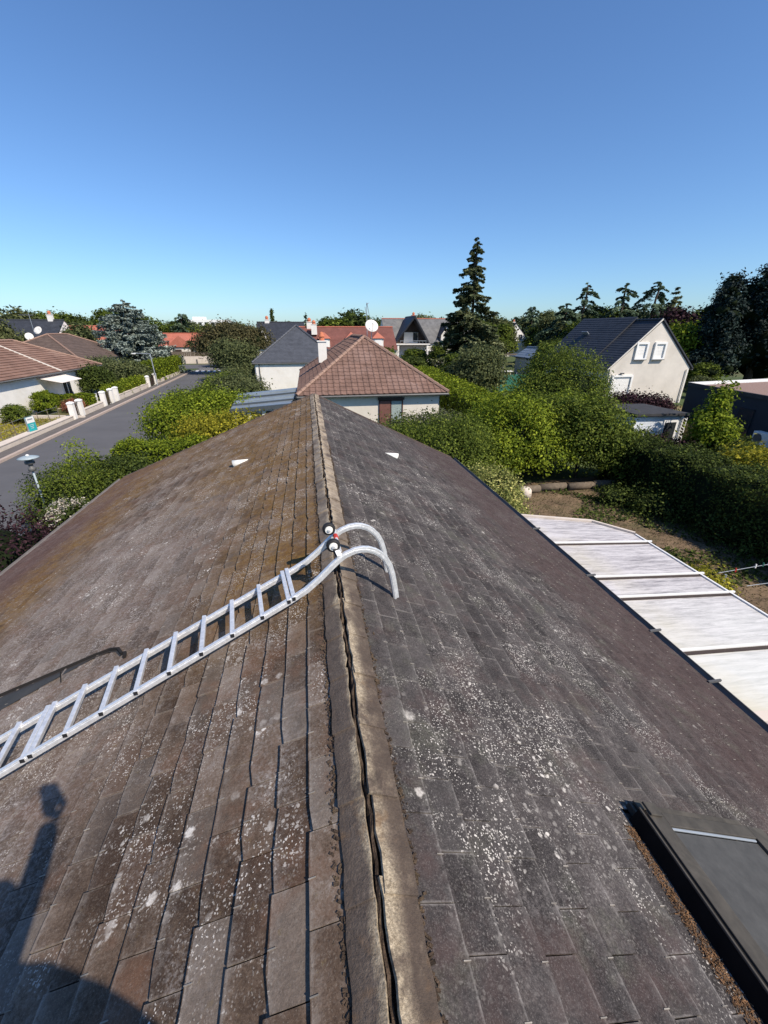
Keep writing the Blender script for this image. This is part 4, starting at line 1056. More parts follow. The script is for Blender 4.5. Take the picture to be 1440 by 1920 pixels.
MB().box((28.55, 88.05, 5.2), (1.2, .08, 1.4)).build('window', M['glass'], dm)
MB().box((26, 88.35, 1.5), (5, .08, 1.7)).build('window', M['glass'], af)
chimney(af, (22.6, 93.7, 8.2), .8, .7, .9, M['terracotta'])
# white gable far right-centre
fr = hip_house('gabled_house', 'small pale gabled house right of the tall spruce', 49.0, 57.2, 108, 120, 3.6, 7.9, M['render_w'], M['slate_d'], M['slate_d'], over=.25, gable=True, row=.35)
for x_ in (51.4, 54.6): window(fr, (x_, 107.88, 4.6), 1.1, 1.5, -math.pi / 2, pane=M['glass'])
MB().box((59.5, 112, 2.6), (4.5, 7, .2)).build('lean_to', M['slate_d'], fr); chimney(fr, (55.3, 114, 6.7), .7, .7, 1.6)
sh2 = hip_house('garage', 'low pale outbuilding with light grey sheet roof among the gardens', 31.6, 35.0, 57, 63, 2.6, 3.9, M['render_st'], M['conserv'], M['conserv'], over=.25, gable=True, row=.5)
MB().box((33, 56.86, 1.1), (1.0, .08, 2.0)).build('door', M['fascia'], sh2)
# right: cream gabled house
rg = hip_house('cream_gabled_house', 'cream house with steep dark slate roof and two shuttered gable windows', 26.15, 34.15, 34.3, 45.2, 3.05, 7.05, M['render_st'], M['slate_d'], M['slate_d'], over=.32, gable=True, row=.28)
for x_ in (28.75, 30.55): window(rg, (x_, 34.19, 4.55), .85, 1.15, -math.pi / 2, M['white'], shutter=M['white'], sur=M['white'])
window(rg, (27.45, 34.19, 1.55), 1.75, 1.75, -math.pi / 2, M['white'], shutter=M['white'], sur=M['white'], sill=False)
for s_ in (-1, 1):
    a = Vector((30.15, 34.1, 7.12)); b = Vector((30.15 + s_ * 4.32, 34.1, 3.05)); MB().tube([a, b], .05, rect=(.06, .10)).build('verge_trim', M['render'] if s_ < 0 else M['slate_d'], rg)
rd = MB().slab([(30.2, 37.3, 7.38), (30.2, 45.5, 7.38), (25.81, 45.5, 3.09), (25.81, 37.3, 3.09)], .12).build('raised_roof', M['slate_d'], rg)
sm_ = MB(); vd = Vector((30.2 - 25.81, 0, 7.38 - 3.09)); strips(sm_, (25.81, 45.5, 3.10), (0, -1, 0), vd, 8.2, vd.length, lambda s: 0.0, lambda s: 8.2, .28, .022); sm_.build('slate_courses', M['slate_d'], rd, kind='stuff')
MB().box((28.6, 42.2, 5.88), (.7, 1.0, .06), Matrix.Rotation(.76, 3, 'Y')).build('roof_light', M['steel'], rg)
MB().box((27.3, 34.05, 2.72), (.3, .16, .12)).build('wall_lamp', M['gutter'], rg)
MB().box((33.9, 34.1, 1.5), (.08, .08, 3.0)).build('drainpipe', M['render_w'], rg)
# right: navy flat roofed annexe
an = thing('annexe', 'dark navy flat roofed annexe with gravel roof on the right', 'building', (0, 0, 0))
A_ = Vector((24.7, 24.43, 0)); dx_ = Vector((-1.13, -6.08, 0)).normalized(); dy_ = Vector((7.45, 1.0, 0)).normalized(); dx_ = Vector((-.18, -1, 0)).normalized()
c4 = [A_, A_ + dx_ * 14, A_ + dx_ * 14 + dy_ * 11, A_ + dy_ * 11]
MB().slab([p + Vector((0, 0, 2.86)) for p in c4], 2.86).build('wall', M['navy'], an)
MB().slab([p.lerp((c4[0] + c4[2]) / 2, .03) + Vector((0, 0, 2.90)) for p in c4], .035).build('gravel_roof', M['gravel'], an)
for i in range(4):
    a, b = c4[i] + Vector((0, 0, 2.96)), c4[(i + 1) % 4] + Vector((0, 0, 2.96)); MB().tube([a, b], .08, rect=(.16, .22)).build('parapet', M['felt'] if i != 3 else M['white'], an)
wp = A_ + dx_ * 5.2; MB().box((wp.x - .03, wp.y, 1.5), (.08, 1.0, 1.5), Matrix.Rotation(-.18, 3, 'Z')).build('window', M['glass'], an)
ac = thing('air_conditioner', 'white air conditioning unit with round fan on the navy wall', 'air conditioner', (23.15, 17.5, 1.0), -math.pi / 2 - .18)
MB().box((0, 0, 0), (1.0, .38, .68)).build('case', M['white'], ac, bevel=.02)
MB().lathe([(.26, 0), (.26, .02), (.24, .025), (.03, .02)], n=24, rot=Matrix.Rotation(math.pi / 2, 3, 'X')).build('fan_grille', M['gutter'], ac, loc=(-.15, -.19, 0))
for s_ in (-1, 1): MB().box((s_ * .35, .15, -.42), (.05, .5, .16)).build('bracket', M['gutter'], ac)
# garden shed
sh = thing('garden_shed', 'white boarded garden shed with black felt roof and glazed door', 'shed', (15.95, 18.3, 0), R(2))
SW, SD, SH = 2.75, 2.6, 2.2
MB().box((SW / 2, SD / 2, SH / 2), (SW - .06, SD - .06, SH)).build('wall', M['shedw'], sh)
bm1 = MB().box((0, 0, 0), (SW, .03, .128), Matrix.Rotation(.10, 3, 'X')).mesh('board', M['shedw']); bm2 = MB().box((0, 0, 0), (.03, SD, .128), Matrix.Rotation(.10, 3, 'Y')).mesh('board', M['shedw'])
for k in range(16):
    link('board', bm1, sh, (SW / 2, .0, .1 + k * .135)); link('board', bm2, sh, (.0, SD / 2, .1 + k * .135))
for x_, y_ in ((-.02, -.02), (SW + .02, -.02), (-.02, SD)): MB().box((x_, y_, SH / 2), (.09, .09, SH)).build('corner_post', M['white'], sh)
MB().slab([(-.2, -.25, SH + .22), (SW + .2, -.25, SH + .16), (SW + .2, SD + .2, SH + .16), (-.2, SD + .2, SH + .22)], .12).build('roof', M['felt'], sh)
dr = MB().box((2.15, -.04, 1.02), (.86, .05, 2.0)).build('door', M['white'], sh); MB().box((2.12, -.07, 1.0), (.68, .03, 1.78)).build('pane', M['glass'], dr)
MB().box((2.48, -.09, 1.0), (.03, .05, .15)).build('handle', M['steel'], dr)
tr = thing('trellis', 'white lattice strip standing at the right corner of the white shed', 'trellis', (18.85, 18.3, 0), R(4))
for k in range(14): MB().box((0, 0, .1 + k * .15), (.24, .025, .03), Matrix.Rotation(.5, 3, 'Y')).build('slat', M['white'], tr)
for s_ in (-1, 1): MB().box((s_ * .12, 0, 1.05), (.03, .03, 2.1)).build('upright', M['white'], tr)

# ------------------------------------------------------------------ left: houses
lh = hip_house('tiled_house', 'wide brown-orange tiled hipped house with white chimney beside the street', -31.5, -22.6, 31, 51.2, 2.85, 5.35, M['render_w'], M['tile_l'], M['hipcap'], over=.5, mode='strip', row=.36, limit=0)
chimney(lh, (-27.6, 43.2, 4.9), .7, .6, 1.35)
for y_ in (44.5, 48.5): window(lh, (-22.48, y_, 1.5), 1.5, 1.9, 0, M['white'])
MB().tube([(-22.05, 43.5, 2.9), (-26.9, 43.5, 5.3)], .06, rect=(.14, .08)).build('pale_rake_tiles', M['render'], lh)
aw = MB().slab([(-22.6, 40.2, 2.62), (-20.8, 40.6, 2.15), (-20.8, 44.0, 2.15), (-22.6, 44.3, 2.62)], .03).build('awning', M['awning'], None); tag(aw, 'cream awning stretched out over the terrace of the tiled house', 'awning')
tb = thing('garden_table', 'white garden table on the terrace under the awning', 'table', (-20.6, 42.4, 0)); MB().box((0, 0, .72), (1.3, .8, .05)).build('table_top', M['white'], tb)
for sx in (-1, 1):
    for sy in (-1, 1): MB().box((sx * .55, sy * .3, .35), (.05, .05, .7)).build('leg', M['white'], tb)
for i, (dx, dy, a, lb) in enumerate(((-1.0, 0, 0, 'white garden chair at the house end of the terrace table'), (1.0, .1, 3.1, 'white garden chair at the street end of the terrace table'))):
    ch = thing('garden_chair', lb, 'chair', (-20.6 + dx, 42.4 + dy, 0), a, 'white garden chairs on the terrace')
    MB().box((0, 0, .44), (.46, .46, .04)).build('seat', M['white'], ch); MB().box((-.22, 0, .72), (.04, .46, .5)).build('backrest', M['white'], ch)
    for sx in (-1, 1):
        for sy in (-1, 1): MB().box((sx * .2, sy * .2, .21), (.04, .04, .42)).build('leg', M['white'], ch)
ob = hip_house('old_tiled_house', 'house with an old dark brown hipped roof behind the wide tiled house', -38.0, -27.4, 58.5, 74, 2.9, 5.75, M['render'], M['tile_old'], M['hipcap'], over=.5, row=.4)
dish('satellite_dish', 'white satellite dish upright on the old dark brown roof', (-33.6, 63.9, 5.5), .50, -.2, .5, .7, 'dishes on the old brown roof')
dish('satellite_dish', 'white satellite dish hanging lower on the old dark brown roof, left of the other', (-34.6, 63.4, 5.2), .45, .5, .3, .3, 'dishes on the old brown roof')
ant2 = thing('antenna', 'thin branching television antenna above the old brown roof', 'antenna', (-34.3, 64.2, 5.6)); MB().tube([(0, 0, 0), (0, 0, 2.6)], .03, 5).build('mast', M['steel'], ant2)
for k in range(4): MB().tube([(-.9 + .3 * k, -.4, 2.4), (-.9 + .3 * k, .4, 2.4)], .02, 4).build('element', M['steel'], ant2)
MB().tube([(-1.1, 0, 2.4), (.5, 0, 2.4)], .02, 4).build('boom', M['steel'], ant2)
dsl = hip_house('dark_slate_house', 'dark slate gabled house at the left edge behind the tiled roofs', -59, -44.5, 88, 99, 4.0, 8.0, M['render_w'], M['slate_d'], M['slate_d'], over=.3, gable=True, ridge_axis='X', row=.4)
chimney(dsl, (-46.5, 93.5, 7.2), .8, .7, 1.7)
sr = hip_house('solar_house', 'red tiled house with a dark solar array on its roof', -47.5, -35.5, 90, 101, 3.6, 7.0, M['render'], M['tile_red'], M['tile_red'], over=.4, gable=True, ridge_axis='X', row=.4)
MB().slab([(-44.6, 91.7, 5.02), (-38.2, 91.7, 5.02), (-38.2, 94.0, 6.25), (-44.6, 94.0, 6.25)], .08).build('solar_array', M['solar'], sr)
og = hip_house('orange_roof_house', 'bungalow with bright orange-red roof across the junction', -33.0, -20.5, 108, 117, 2.9, 5.6, M['render'], M['tile_red'], M['tile_red'], over=.6, gable=True, ridge_axis='X', row=.4)
MB().add([(-30.5, 103.5, 2.9), (-24.5, 103.5, 2.9), (-27.5, 103.5, 5.2), (-27.5, 112, 5.2), (-30.5, 112, 2.9), (-24.5, 112, 2.9)], [(0, 1, 2), (1, 5, 3, 2), (0, 2, 3, 4)]).build('porch_roof', M['tile_red'], og)
MB().box((-27.5, 106, 1.4), (4.6, 4.4, 2.8)).build('porch_wall', M['render'], og)
MB().box((-28.3, 103.7, 1.3), (1.8, .1, 2.2)).build('door', M['fascia'], og); MB().box((-23, 107.85, 1.5), (1.6, .1, 1.3)).build('window', M['glass'], og)
wb = thing('white_block', 'distant white flat roofed apartment block on the horizon', 'building', (-62, 300, 0))
MB().box((0, 0, 6.2), (30, 12, 12.4)).build('wall', M['white'], wb); MB().box((-3, 0, 13.2), (7, 6, 1.8)).build('roof_house', M['white'], wb)
for k in range(8): MB().box((-13 + k * 3.7, -6.05, 10.2), (2.0, .1, 1.5)).build('window', M['glass'], wb)

# ------------------------------------------------------------------ left: street front
def wallrun(label, y0, y1, h, off=-1.12, w=.24):
    mb = MB(); a, b = rx(off, y0), rx(off, y1)
    q = [(a - w, y0, h), (a, y0, h), (b, y1, h), (b - w, y1, h)]; mb.slab(q, h)
    t = thing('low_wall', label, 'wall'); mb.build('wall_body', M['lowwall'], t); k = int((y1 - y0) / 1.0)
    for i in range(k):
        ya = y0 + (y1 - y0) * i / k + .006; yb = y0 + (y1 - y0) * (i + 1) / k - .006
        MB().slab([(rx(off, ya) - w - .03, ya, h + .05), (rx(off, ya) + .03, ya, h + .05), (rx(off, yb) + .03, yb, h + .05), (rx(off, yb) - w - .03, yb, h + .05)], .048).build('coping_stone', M['lowwall'], t)
    return t
wallrun('long low pale wall in front of the dry grass plot by the kerb', 12, 34.6, .32, w=.5)
wallrun('short low wall between the two gateways of the tiled house', 36.8, 40.6, .45)
wallrun('low white wall under the bright clipped hedge along the street', 44.6, 54.6, .5)
wallrun('low pale wall at the far end of the street before the junction', 58.3, 72, .4)
def pillar(label, y, h=1.2, w=.36, off=-1.2):
    t = thing('gate_pillar', label, 'pillar', (rx(off, y), y, 0), .058, 'white gate pillars along the street')
    MB().box((0, 0, h / 2), (w, w, h)).build('shaft', M['render_w'], t)
    MB().lathe([(w * .80, 0), (w * .82, .06), (w * .55, .13), (.02, .17)], n=4, rot=Matrix.Rotation(math.pi / 4, 3, 'Z')).build('cap', M['white'], t, loc=(0, 0, h))
for lb, y in (('first white gate pillar, nearest the sign panel', 34.9), ('second white gate pillar, paired with the nearest one across a narrow gate', 36.3), ('third white gate pillar, left side of the middle gateway', 41.0),
              ('fourth white gate pillar, at the end of the clipped hedge', 42.9), ('fifth white gate pillar, touching the clipped hedge wall', 44.2), ('sixth white gate pillar, near side of the far gateway', 54.9), ('seventh white gate pillar, far side of the far gateway', 58.0)): pillar(lb, y)
for lb, ya, yb in (('narrow dark gate between the two nearest pillars', 35.15, 36.05), ('black wrought gate in the middle gateway', 41.25, 42.65), ('dark gate in the far gateway by the tall hedge', 55.2, 57.7)):
    t = thing('gate', lb, 'gate', (rx(-1.2, (ya + yb) / 2), (ya + yb) / 2, 0), .058); L_ = yb - ya
    MB().box((0, 0, 1.15), (.04, L_, .05)).box((0, 0, .15), (.04, L_, .05)).build('gate_frame', M['fascia'], t)
    bmh = MB().box((0, 0, .62), (.03, .05, 1.0)).mesh('bar', M['fascia'])
    for k in range(int(L_ / .16)): link('bar', bmh, t, (0, -L_ / 2 + .08 + k * .16, 0))
# sign panel
sg = thing('sign_panel', 'white and teal notice panel standing on the low wall', 'sign', (rx(-1.30, 29.4), 29.4, .37), R(-8))
MB().box((0, 0, .45), (.06, .66, .86), None).build('board', M['teal'], sg)
MB().box((.034, 0, .70), (.006, .62, .36)).build('white_field', M['white'], sg)
for k, (y_, w_) in enumerate(((-.02, .42),)): MB().box((.040, y_, .74), (.004, w_, .07)).build('grey_lettering', M['steel'], sg)
for k in range(3): MB().box((.034, 0, .40 - k * .10), (.004, .36 - .06 * k, .022)).build('pale_lettering', M['shedw'], sg)
for s_ in (-1, 1): MB().box((0, s_ * .34, .4), (.07, .03, .9)).build('post', M['steel'], sg)
# wire fence posts on the dry plot
wf = thing('wire_fence', 'sagging wire fence with thin dark posts behind the long low wall', 'fence')
for k in range(11):
    y = 20 + k * 1.4; MB().tube([(rx(-1.75, y), y, 0), (rx(-1.75, y) + random.uniform(-.05, .05), y + random.uniform(-.06, .06), 1.25)], .022, 5).build('post', M['wood'], wf)
for z_ in (.4, .8, 1.15): MB().tube([(rx(-1.75, 20 + k * 1.4), 20 + k * 1.4, z_ + .02 * math.sin(k)) for k in range(11)], .006, 4).build('wire', M['steel'], wf)
# path wall, green panel, clay edging
gp = MB().box((-23.4, 36.2, .9), (.08, 4.6, 1.7), Matrix.Rotation(-.35, 3, 'Z')).build('green_screen', M['green_net']); tag(gp, 'dark green screen panel at the left edge beside a clipped hedge block', 'screen')
pw = thing('garden_kerb', 'low white garden kerb running from the nearest pillars to the left', 'kerb')
for k in range(9): a = Vector((-17.6 - k * .75, 35.3 + .16 * k, .12)); MB().box(a, (.73, .22, .24), Matrix.Rotation(-.2, 3, 'Z')).build('kerb_block', M['lowwall'], pw)
# street lamp
lp = thing('street_lamp', 'grey street lamp with flat mushroom shade at the near kerb', 'street lamp', (-8.75, 13.9, 0))
MB().tube([(0, 0, 0), (0, 0, 2.25)], [.036, .028], 10).build('pole', M['lampgrey'], lp, True)
MB().lathe([(.05, 2.2), (.10, 2.22), (.10, 2.32), (.06, 2.34), (.06, 2.42), (.13, 2.45), (.13, 2.52), (.05, 2.54)], n=14).build('collar', M['gutter'], lp, True)
for k in range(3): a = k * 2.1; MB().tube([(.09 * math.cos(a), .09 * math.sin(a), 2.5), (.16 * math.cos(a), .16 * math.sin(a), 2.68)], .012, 5).build('arm', M['lampgrey'], lp)
MB().lathe([(.27, 2.62), (.28, 2.635), (.17, 2.67), (.06, 2.69), (.02, 2.695)], n=28).build('shade', M['lampgrey'], lp, True)
MB().lathe([(.04, 2.69), (.055, 2.71), (.03, 2.73), (.01, 2.74)], n=12).build('finial', M['white'], lp, True)
MB().lathe([(.09, 2.55), (.11, 2.6), (.10, 2.66)], n=12).build('lantern', M['glassgreen'], lp, True)
# bent pole near the crossing and blue bin
bp = thing('street_pole', 'thin grey street light pole with horizontal arm before the crossing', 'street lamp', (rx(-.5, 56), 56, 0))
MB().tube([(0, 0, 0), (-.1, 0, 3.7)], .06, 6).build('pole', M['steel'], bp); MB().tube([(-.1, 0, 3.7), (-1.9, 0, 3.78)], .04, 6).build('arm', M['steel'], bp); MB().box((-1.9, 0, 3.74), (.5, .2, .1)).build('lamp_head', M['white'], bp)
jp = thing('boundary_wall', 'cream boundary wall with wooden fence across the junction', 'wall', (-24.5, 95, 0))
MB().box((0, 0, .7), (12, .25, 1.4)).build('wall_body', M['lowwall'], jp); MB().box((9.5, .4, .6), (5, .25, 1.2)).build('wall_body', M['lowwall'], jp)
fbm = MB().box((0, 0, 0), (.35, .05, 1.2)).mesh('board', M['wood'])
for k in range(30): link('board', fbm, jp, (-5.8 + k * .385, .05, 1.7 + random.uniform(-.03, .03)))
for k in range(3): b_ = MB().box((0, 0, .45), (.25, .25, .9)).build('bollard', M['gutter'], None, loc=(-24.5 + k * 2.3, 93.6, 0)); tag(b_, ('left', 'middle', 'right')[k] + ' one of three dark bollards before the cream boundary wall', 'bollard', 'bollards across the junction')
bn = thing('wheelie_bin', 'dark blue bin by the boundary wall gap across the junction', 'bin', (-17.9, 93.5, 0)); MB().add([(-.35, -.35, 0), (.35, -.35, 0), (.35, .35, 0), (-.35, .35, 0), (-.45, -.45, 1.2), (.45, -.45, 1.2), (.45, .45, 1.2), (-.45, .45, 1.2)], [(3, 2, 1, 0), (4, 5, 6, 7), (0, 1, 5, 4), (1, 2, 6, 5), (2, 3, 7, 6), (3, 0, 4, 7)]).build('bin_body', M['navy'], bn); MB().box((0, 0, 1.26), (1.0, 1.0, .1)).build('lid', M['navy'], bn)
# logs, garden edge, clothes line on the right
lg = thing('log_edging', 'weathered timber edging at the back of the dry soil bed', 'edging', (10.1, 14.75, 0))
for k in range(4): MB().tube([(-2.2 + k * 1.25, .1 * (k % 2), .16), (-1.0 + k * 1.25, .1 * (k % 2) + .03, .15)], [.17, .16], 8).build('log', M['wood'], lg, True)
st_ = MB().lathe([(.28, 0), (.26, .3), (.18, .38), (.02, .4)], n=9).build('boulder', M['lowwall'], None, True, loc=(8.25, 14.4, 0)); tag(st_, 'rounded pale stone at the left end of the timber edging', 'stone')
cl = thing('clothes_line', 'clothes lines with coloured pegs strung over the shaded garden', 'clothes line', (0, 0, 0))
for j, (a, b) in enumerate(((Vector((8.1, 6.05, 1.55)), Vector((12.6, 6.35, 1.7))), (Vector((8.3, 5.6, 1.5)), Vector((12.6, 5.65, 1.65))))):
    MB().tube([a, a.lerp(b, .5) - Vector((0, 0, .05)), b], .005, 5).build('line', M['steel'], cl)
    for k, (f, c_) in enumerate(((.10, 'redp'), (.22, 'white'), (.265, 'green_net'), (.30, 'white'), (.33, 'white'), (.45, 'teal'), (.6, 'white'))):
        if j and k < 1: continue
        p = a.lerp(b, f); MB().box((p.x, p.y, p.z - .01), (.02, .02, .09)).box((p.x + .012, p.y, p.z - .02), (.012, .02, .08)).build('peg', M[c_], cl)
for x_ in (8.1, 12.6): MB().tube([(x_, 5.9, 0), (x_, 5.9, 1.6)], .025, 6).build('post', M['steel'], cl)

# ------------------------------------------------------------------ vegetation near the house, left
shrub('purple_shrub', 'dark purple-leaved shrub at the left edge below the eave', 'shrub', (-8.0, 10.0, 0), [(0, 0, 1.2, 1.35, 1.6, 1.15), (-.5, -1.6, 1.0, 1.2, 1.4, 1.0), (.4, 1.0, .8, .9, .9, .8)], 9000, .045, LM['purple'], clump=.16)
for i, (dx, dy, h) in enumerate(((-.5, .9, 2.9), (-.1, .6, 2.7), (-.9, .3, 2.7))): pass
shrub('rounded_shrub', 'broad rounded green shrub beside the street lamp', 'shrub', (-8.35, 14.5, 0), [(0, 0, 1.0, 1.3, 1.2, 1.05), (.9, .7, 1.0, .9, .9, .85)], 14000, .035, LM['mid'], clump=.13)
hy = shrub('hydrangea', 'white flowering hydrangea between green shrub and eave', 'shrub', (-7.5, 12.7, 0), [(0, 0, .75, .75, 1.0, .65)], 4000, .05, LM['dark'], clump=.14)
mb_p = []
for k in range(46):
    a = random.uniform(0, 6.28); f = random.uniform(.2, 1); p = np.array([.7 * f * math.cos(a), 1.1 * f * math.sin(a), .75 + .70 * math.sqrt(max(0, 1 - f * f)) + .05])
    mb_p.append(p + RNG.normal(0, .055, (34, 3)))
pts = np.concatenate(mb_p); link('flower_heads', leaf_mesh('petals', pts, np.tile([0, 0, 1.0], (len(pts), 1)), .028, LM['white'], .9), hy)['kind'] = 'stuff'
shrub('yellow_shrub', 'small yellow-green shrub tucked under the left eave', 'shrub', (-7.25, 11.7, 0), [(0, 0, .5, .6, .8, .45)], 2500, .04, LM['yellow'], clump=.12)
shrub('sapling', 'light green sapling rising above the dark hedge', 'young tree', (-8.5, 16.2, 0), [(-.1, 0, 2.0, .35, .4, .55), (.1, .1, 1.4, .6, .6, .6), (-.5, .1, 1.5, .25, .25, .2)], 2600, .04, LM['bright'], trunk=(1.9, .03), clump=.14, core=0)
shrub('dark_shrub', 'dusky green shrub between sapling and left eave', 'shrub', (-6.9, 15.6, 0), [(0, 0, 1.0, 1.2, 1.3, .9), (-.8, .9, .9, .9, .9, .8)], 9000, .05, LM['dark'], clump=.17)
hg = thing('hedge', 'clipped hedge with dark face parallel to the left eave', 'hedge'); link('foliage', box_hedge('hl', (-8.3, 18.6), (-4.6, 18.9), 1.5, 1.75, 12000, .05, LM['hedge'], .08), hg)
defs = [('weeping_shrub', 'large pale weeping shrub overhanging the street', (-7.2, 24.6, 0), [(0, 0, 1.5, 1.9, 2.2, 1.25), (1.4, .8, 1.6, 1.6, 1.9, 1.2)], 22000, .065, 'bright'),
 ('broad_shrub', 'broad yellowish green shrub beyond the left verge', (-3.8, 20.6, 0), [(0, 0, 1.3, 2.0, 1.8, 1.1), (-1.5, .6, 1.2, 1.4, 1.4, 1.1)], 15000, .06, 'yellow'),
 ('leafy_shrub', 'bright leafy shrub between weeping shrub and conservatory', (-4.9, 26.5, 0), [(0, 0, 1.3, 1.8, 2.2, 1.3)], 13000, .07, 'bright'),
 ('street_shrub', 'tall green shrub at the street behind the weeping shrub', (-8.6, 32.0, 0), [(0, 0, 1.1, 1.7, 2.6, 1.0), (1.2, 2.2, 1.1, 1.7, 2.0, 1.0)], 14000, .08, 'mid'),
 ('olive_shrub', 'grey-green shrub in front of the white walled slate house', (-5.4, 34.5, 0), [(0, 0, 1.5, 2.2, 2.4, 1.4)], 11000, .08, 'olive'),
 ('garden_shrub', 'mid green shrub left of the white slate house wall', (-8.4, 43, 0), [(0, 0, 1.0, 1.6, 3.5, .9), (1.4, -2, 1.1, 1.6, 2, 1.0)], 12000, .10, 'mid'),
 ('pale_shrub', 'pale loose shrub where the street meets the crossing', (-9.0, 54, 0), [(0, 0, .9, 1.4, 3.5, .9), (1.8, 3, 1.2, 1.6, 2.4, 1.1)], 10000, .12, 'olive')]
for nm, lb, loc, bl_, n_, sz, mt_ in defs: shrub(nm, lb, 'shrub', loc, bl_, n_, sz, LM[mt_], clump=.24 if sz < .09 else .35)
shrub('brown_leaved_tree', 'rounded tree with brownish crown left of the pyramid roof', 'tree', (-11.6, 70, 0), [(0, 0, 5.0, 3.3, 3.0, 2.1), (3.4, 1, 4.6, 2.8, 2.6, 2.0), (-2.6, 0, 4.2, 2.4, 2.4, 1.8)], 13000, .16, LM['brown'], trunk=(4.2, .22, (0, 0), 4), clump=.4)
shrub('round_tree', 'round olive-green tree in front of the brownish tree', 'tree', (-9.8, 60, 0), [(0, 0, 3.0, 2.6, 2.6, 1.9), (1.8, -2, 2.6, 2.2, 2.2, 1.6)], 9000, .14, LM['olive'], trunk=(2.6, .18), clump=.35)
# palm by the orange house
pl = thing('palm', 'small palm tree in front of the orange roofed bungalow', 'palm', (-23.9, 98, 0)); trunk_mb(3.6, .28).build('trunk', M['bark'], pl)
Pp = []; Nn = []
for k in range(30):
    a = k * 2.4; el = random.uniform(-.3, 1.3); s_ = np.linspace(0, 1, 26); x_ = 1.5 * s_ * math.cos(el); z_ = 3.7 + 1.5 * s_ * math.sin(el) - .9 * s_ ** 2
    Pp.append(np.stack([x_ * math.cos(a), x_ * math.sin(a), z_], 1)); Nn.append(np.tile([0, 0, 1.0], (26, 1)))
link('fronds', leaf_mesh('fronds', np.concatenate(Pp), np.concatenate(Nn), .22, LM['olive'], .25), pl)
# dry plot greenery
shrub('topiary', 'round clipped dark green bush nearest the sign panel', 'bush', (-21.2, 34.2, 0), [(0, 0, .6, .85, .85, .65)], 5000, .05, LM['mid'], group='clipped bushes in the garden of the tiled house', clump=.08)
shrub('topiary', 'taller clipped yellow-green bush right of the round dark bush', 'bush', (-21.3, 38.1, 0), [(0, 0, .8, .85, .85, .85)], 5000, .05, LM['hedge'], group='clipped bushes in the garden of the tiled house', clump=.08)
shrub('red_flower_bush', 'low bush with coral red flowers near the first pillars', 'bush', (-19.4, 38.6, 0), [(0, 0, .45, .9, .8, .5)], 2500, .05, LM['red'], clump=.1)
shrub('low_bush', 'low grey-green bush behind the coral flowers', 'bush', (-20.2, 39.9, 0), [(0, 0, .4, .8, .8, .45)], 2000, .06, LM['olive'], clump=.1)
shrub('clay_coloured_bush', 'orange-leaved low bush at the left edge of the dry plot', 'bush', (-23.6, 34.4, 0), [(0, 0, .3, .8, .7, .35)], 1500, .05, LM['red'], clump=.1)
hb = thing('hedge_block', 'square clipped hedge block beside the green screen', 'hedge'); link('foliage', box_hedge('hb', (-24.6, 39.2), (-22.0, 40.1), 1.7, 1.5, 6000, .06, LM['hedge'], .05), hb)
hm = thing('hedge', 'long flat clipped hedge in front of the terrace', 'hedge'); link('foliage', box_hedge('hm', (-23.3, 41.3), (-19.0, 41.3), .8, 1.05, 7000, .06, LM['hedge'], .05), hm)
h2 = thing('hedge', 'bright clipped hedge rising behind the low white street wall', 'hedge'); link('foliage', box_hedge('h2', (rx(-2.0, 44.8), 44.8), (rx(-2.0, 54.2), 54.2), 1.3, 1.25, 12000, .08, LM['bright'], .08), h2)
h3 = thing('hedge', 'tall yellow-green hedge at the far end of the street', 'hedge'); link('foliage', box_hedge('h3', (rx(-2.3, 58.5), 58.5), (rx(-2.3, 76), 76), 2.0, 2.3, 14000, .11, LM['hedge'], .12), h3)
shrub('dark_garden_tree', 'dark green rounded small tree beside the terrace awning', 'tree', (-21.4, 47.6, 0), [(0, 0, 1.6, 1.3, 1.4, 1.2), (.5, .8, 1.2, 1.1, 1.1, 1.0)], 10000, .09, LM['dark'], trunk=(1.6, .1), clump=.25)
shrub('broad_garden_bush', 'wide layered bush behind the clipped street hedge', 'bush', (-22.3, 56, 0), [(0, 0, 1.5, 3.4, 2.6, 1.3), (-2.6, 2, 1.6, 2.6, 2.5, 1.4)], 10000, .12, LM['olive'], clump=.3)
shrub('silver_bush', 'silvery shrub in front of the tiled house at the left edge', 'bush', (-24.7, 41.6, 0), [(0, 0, 1.5, 1.3, 2.0, 1.0)], 4000, .08, LM['olive'], clump=.25)

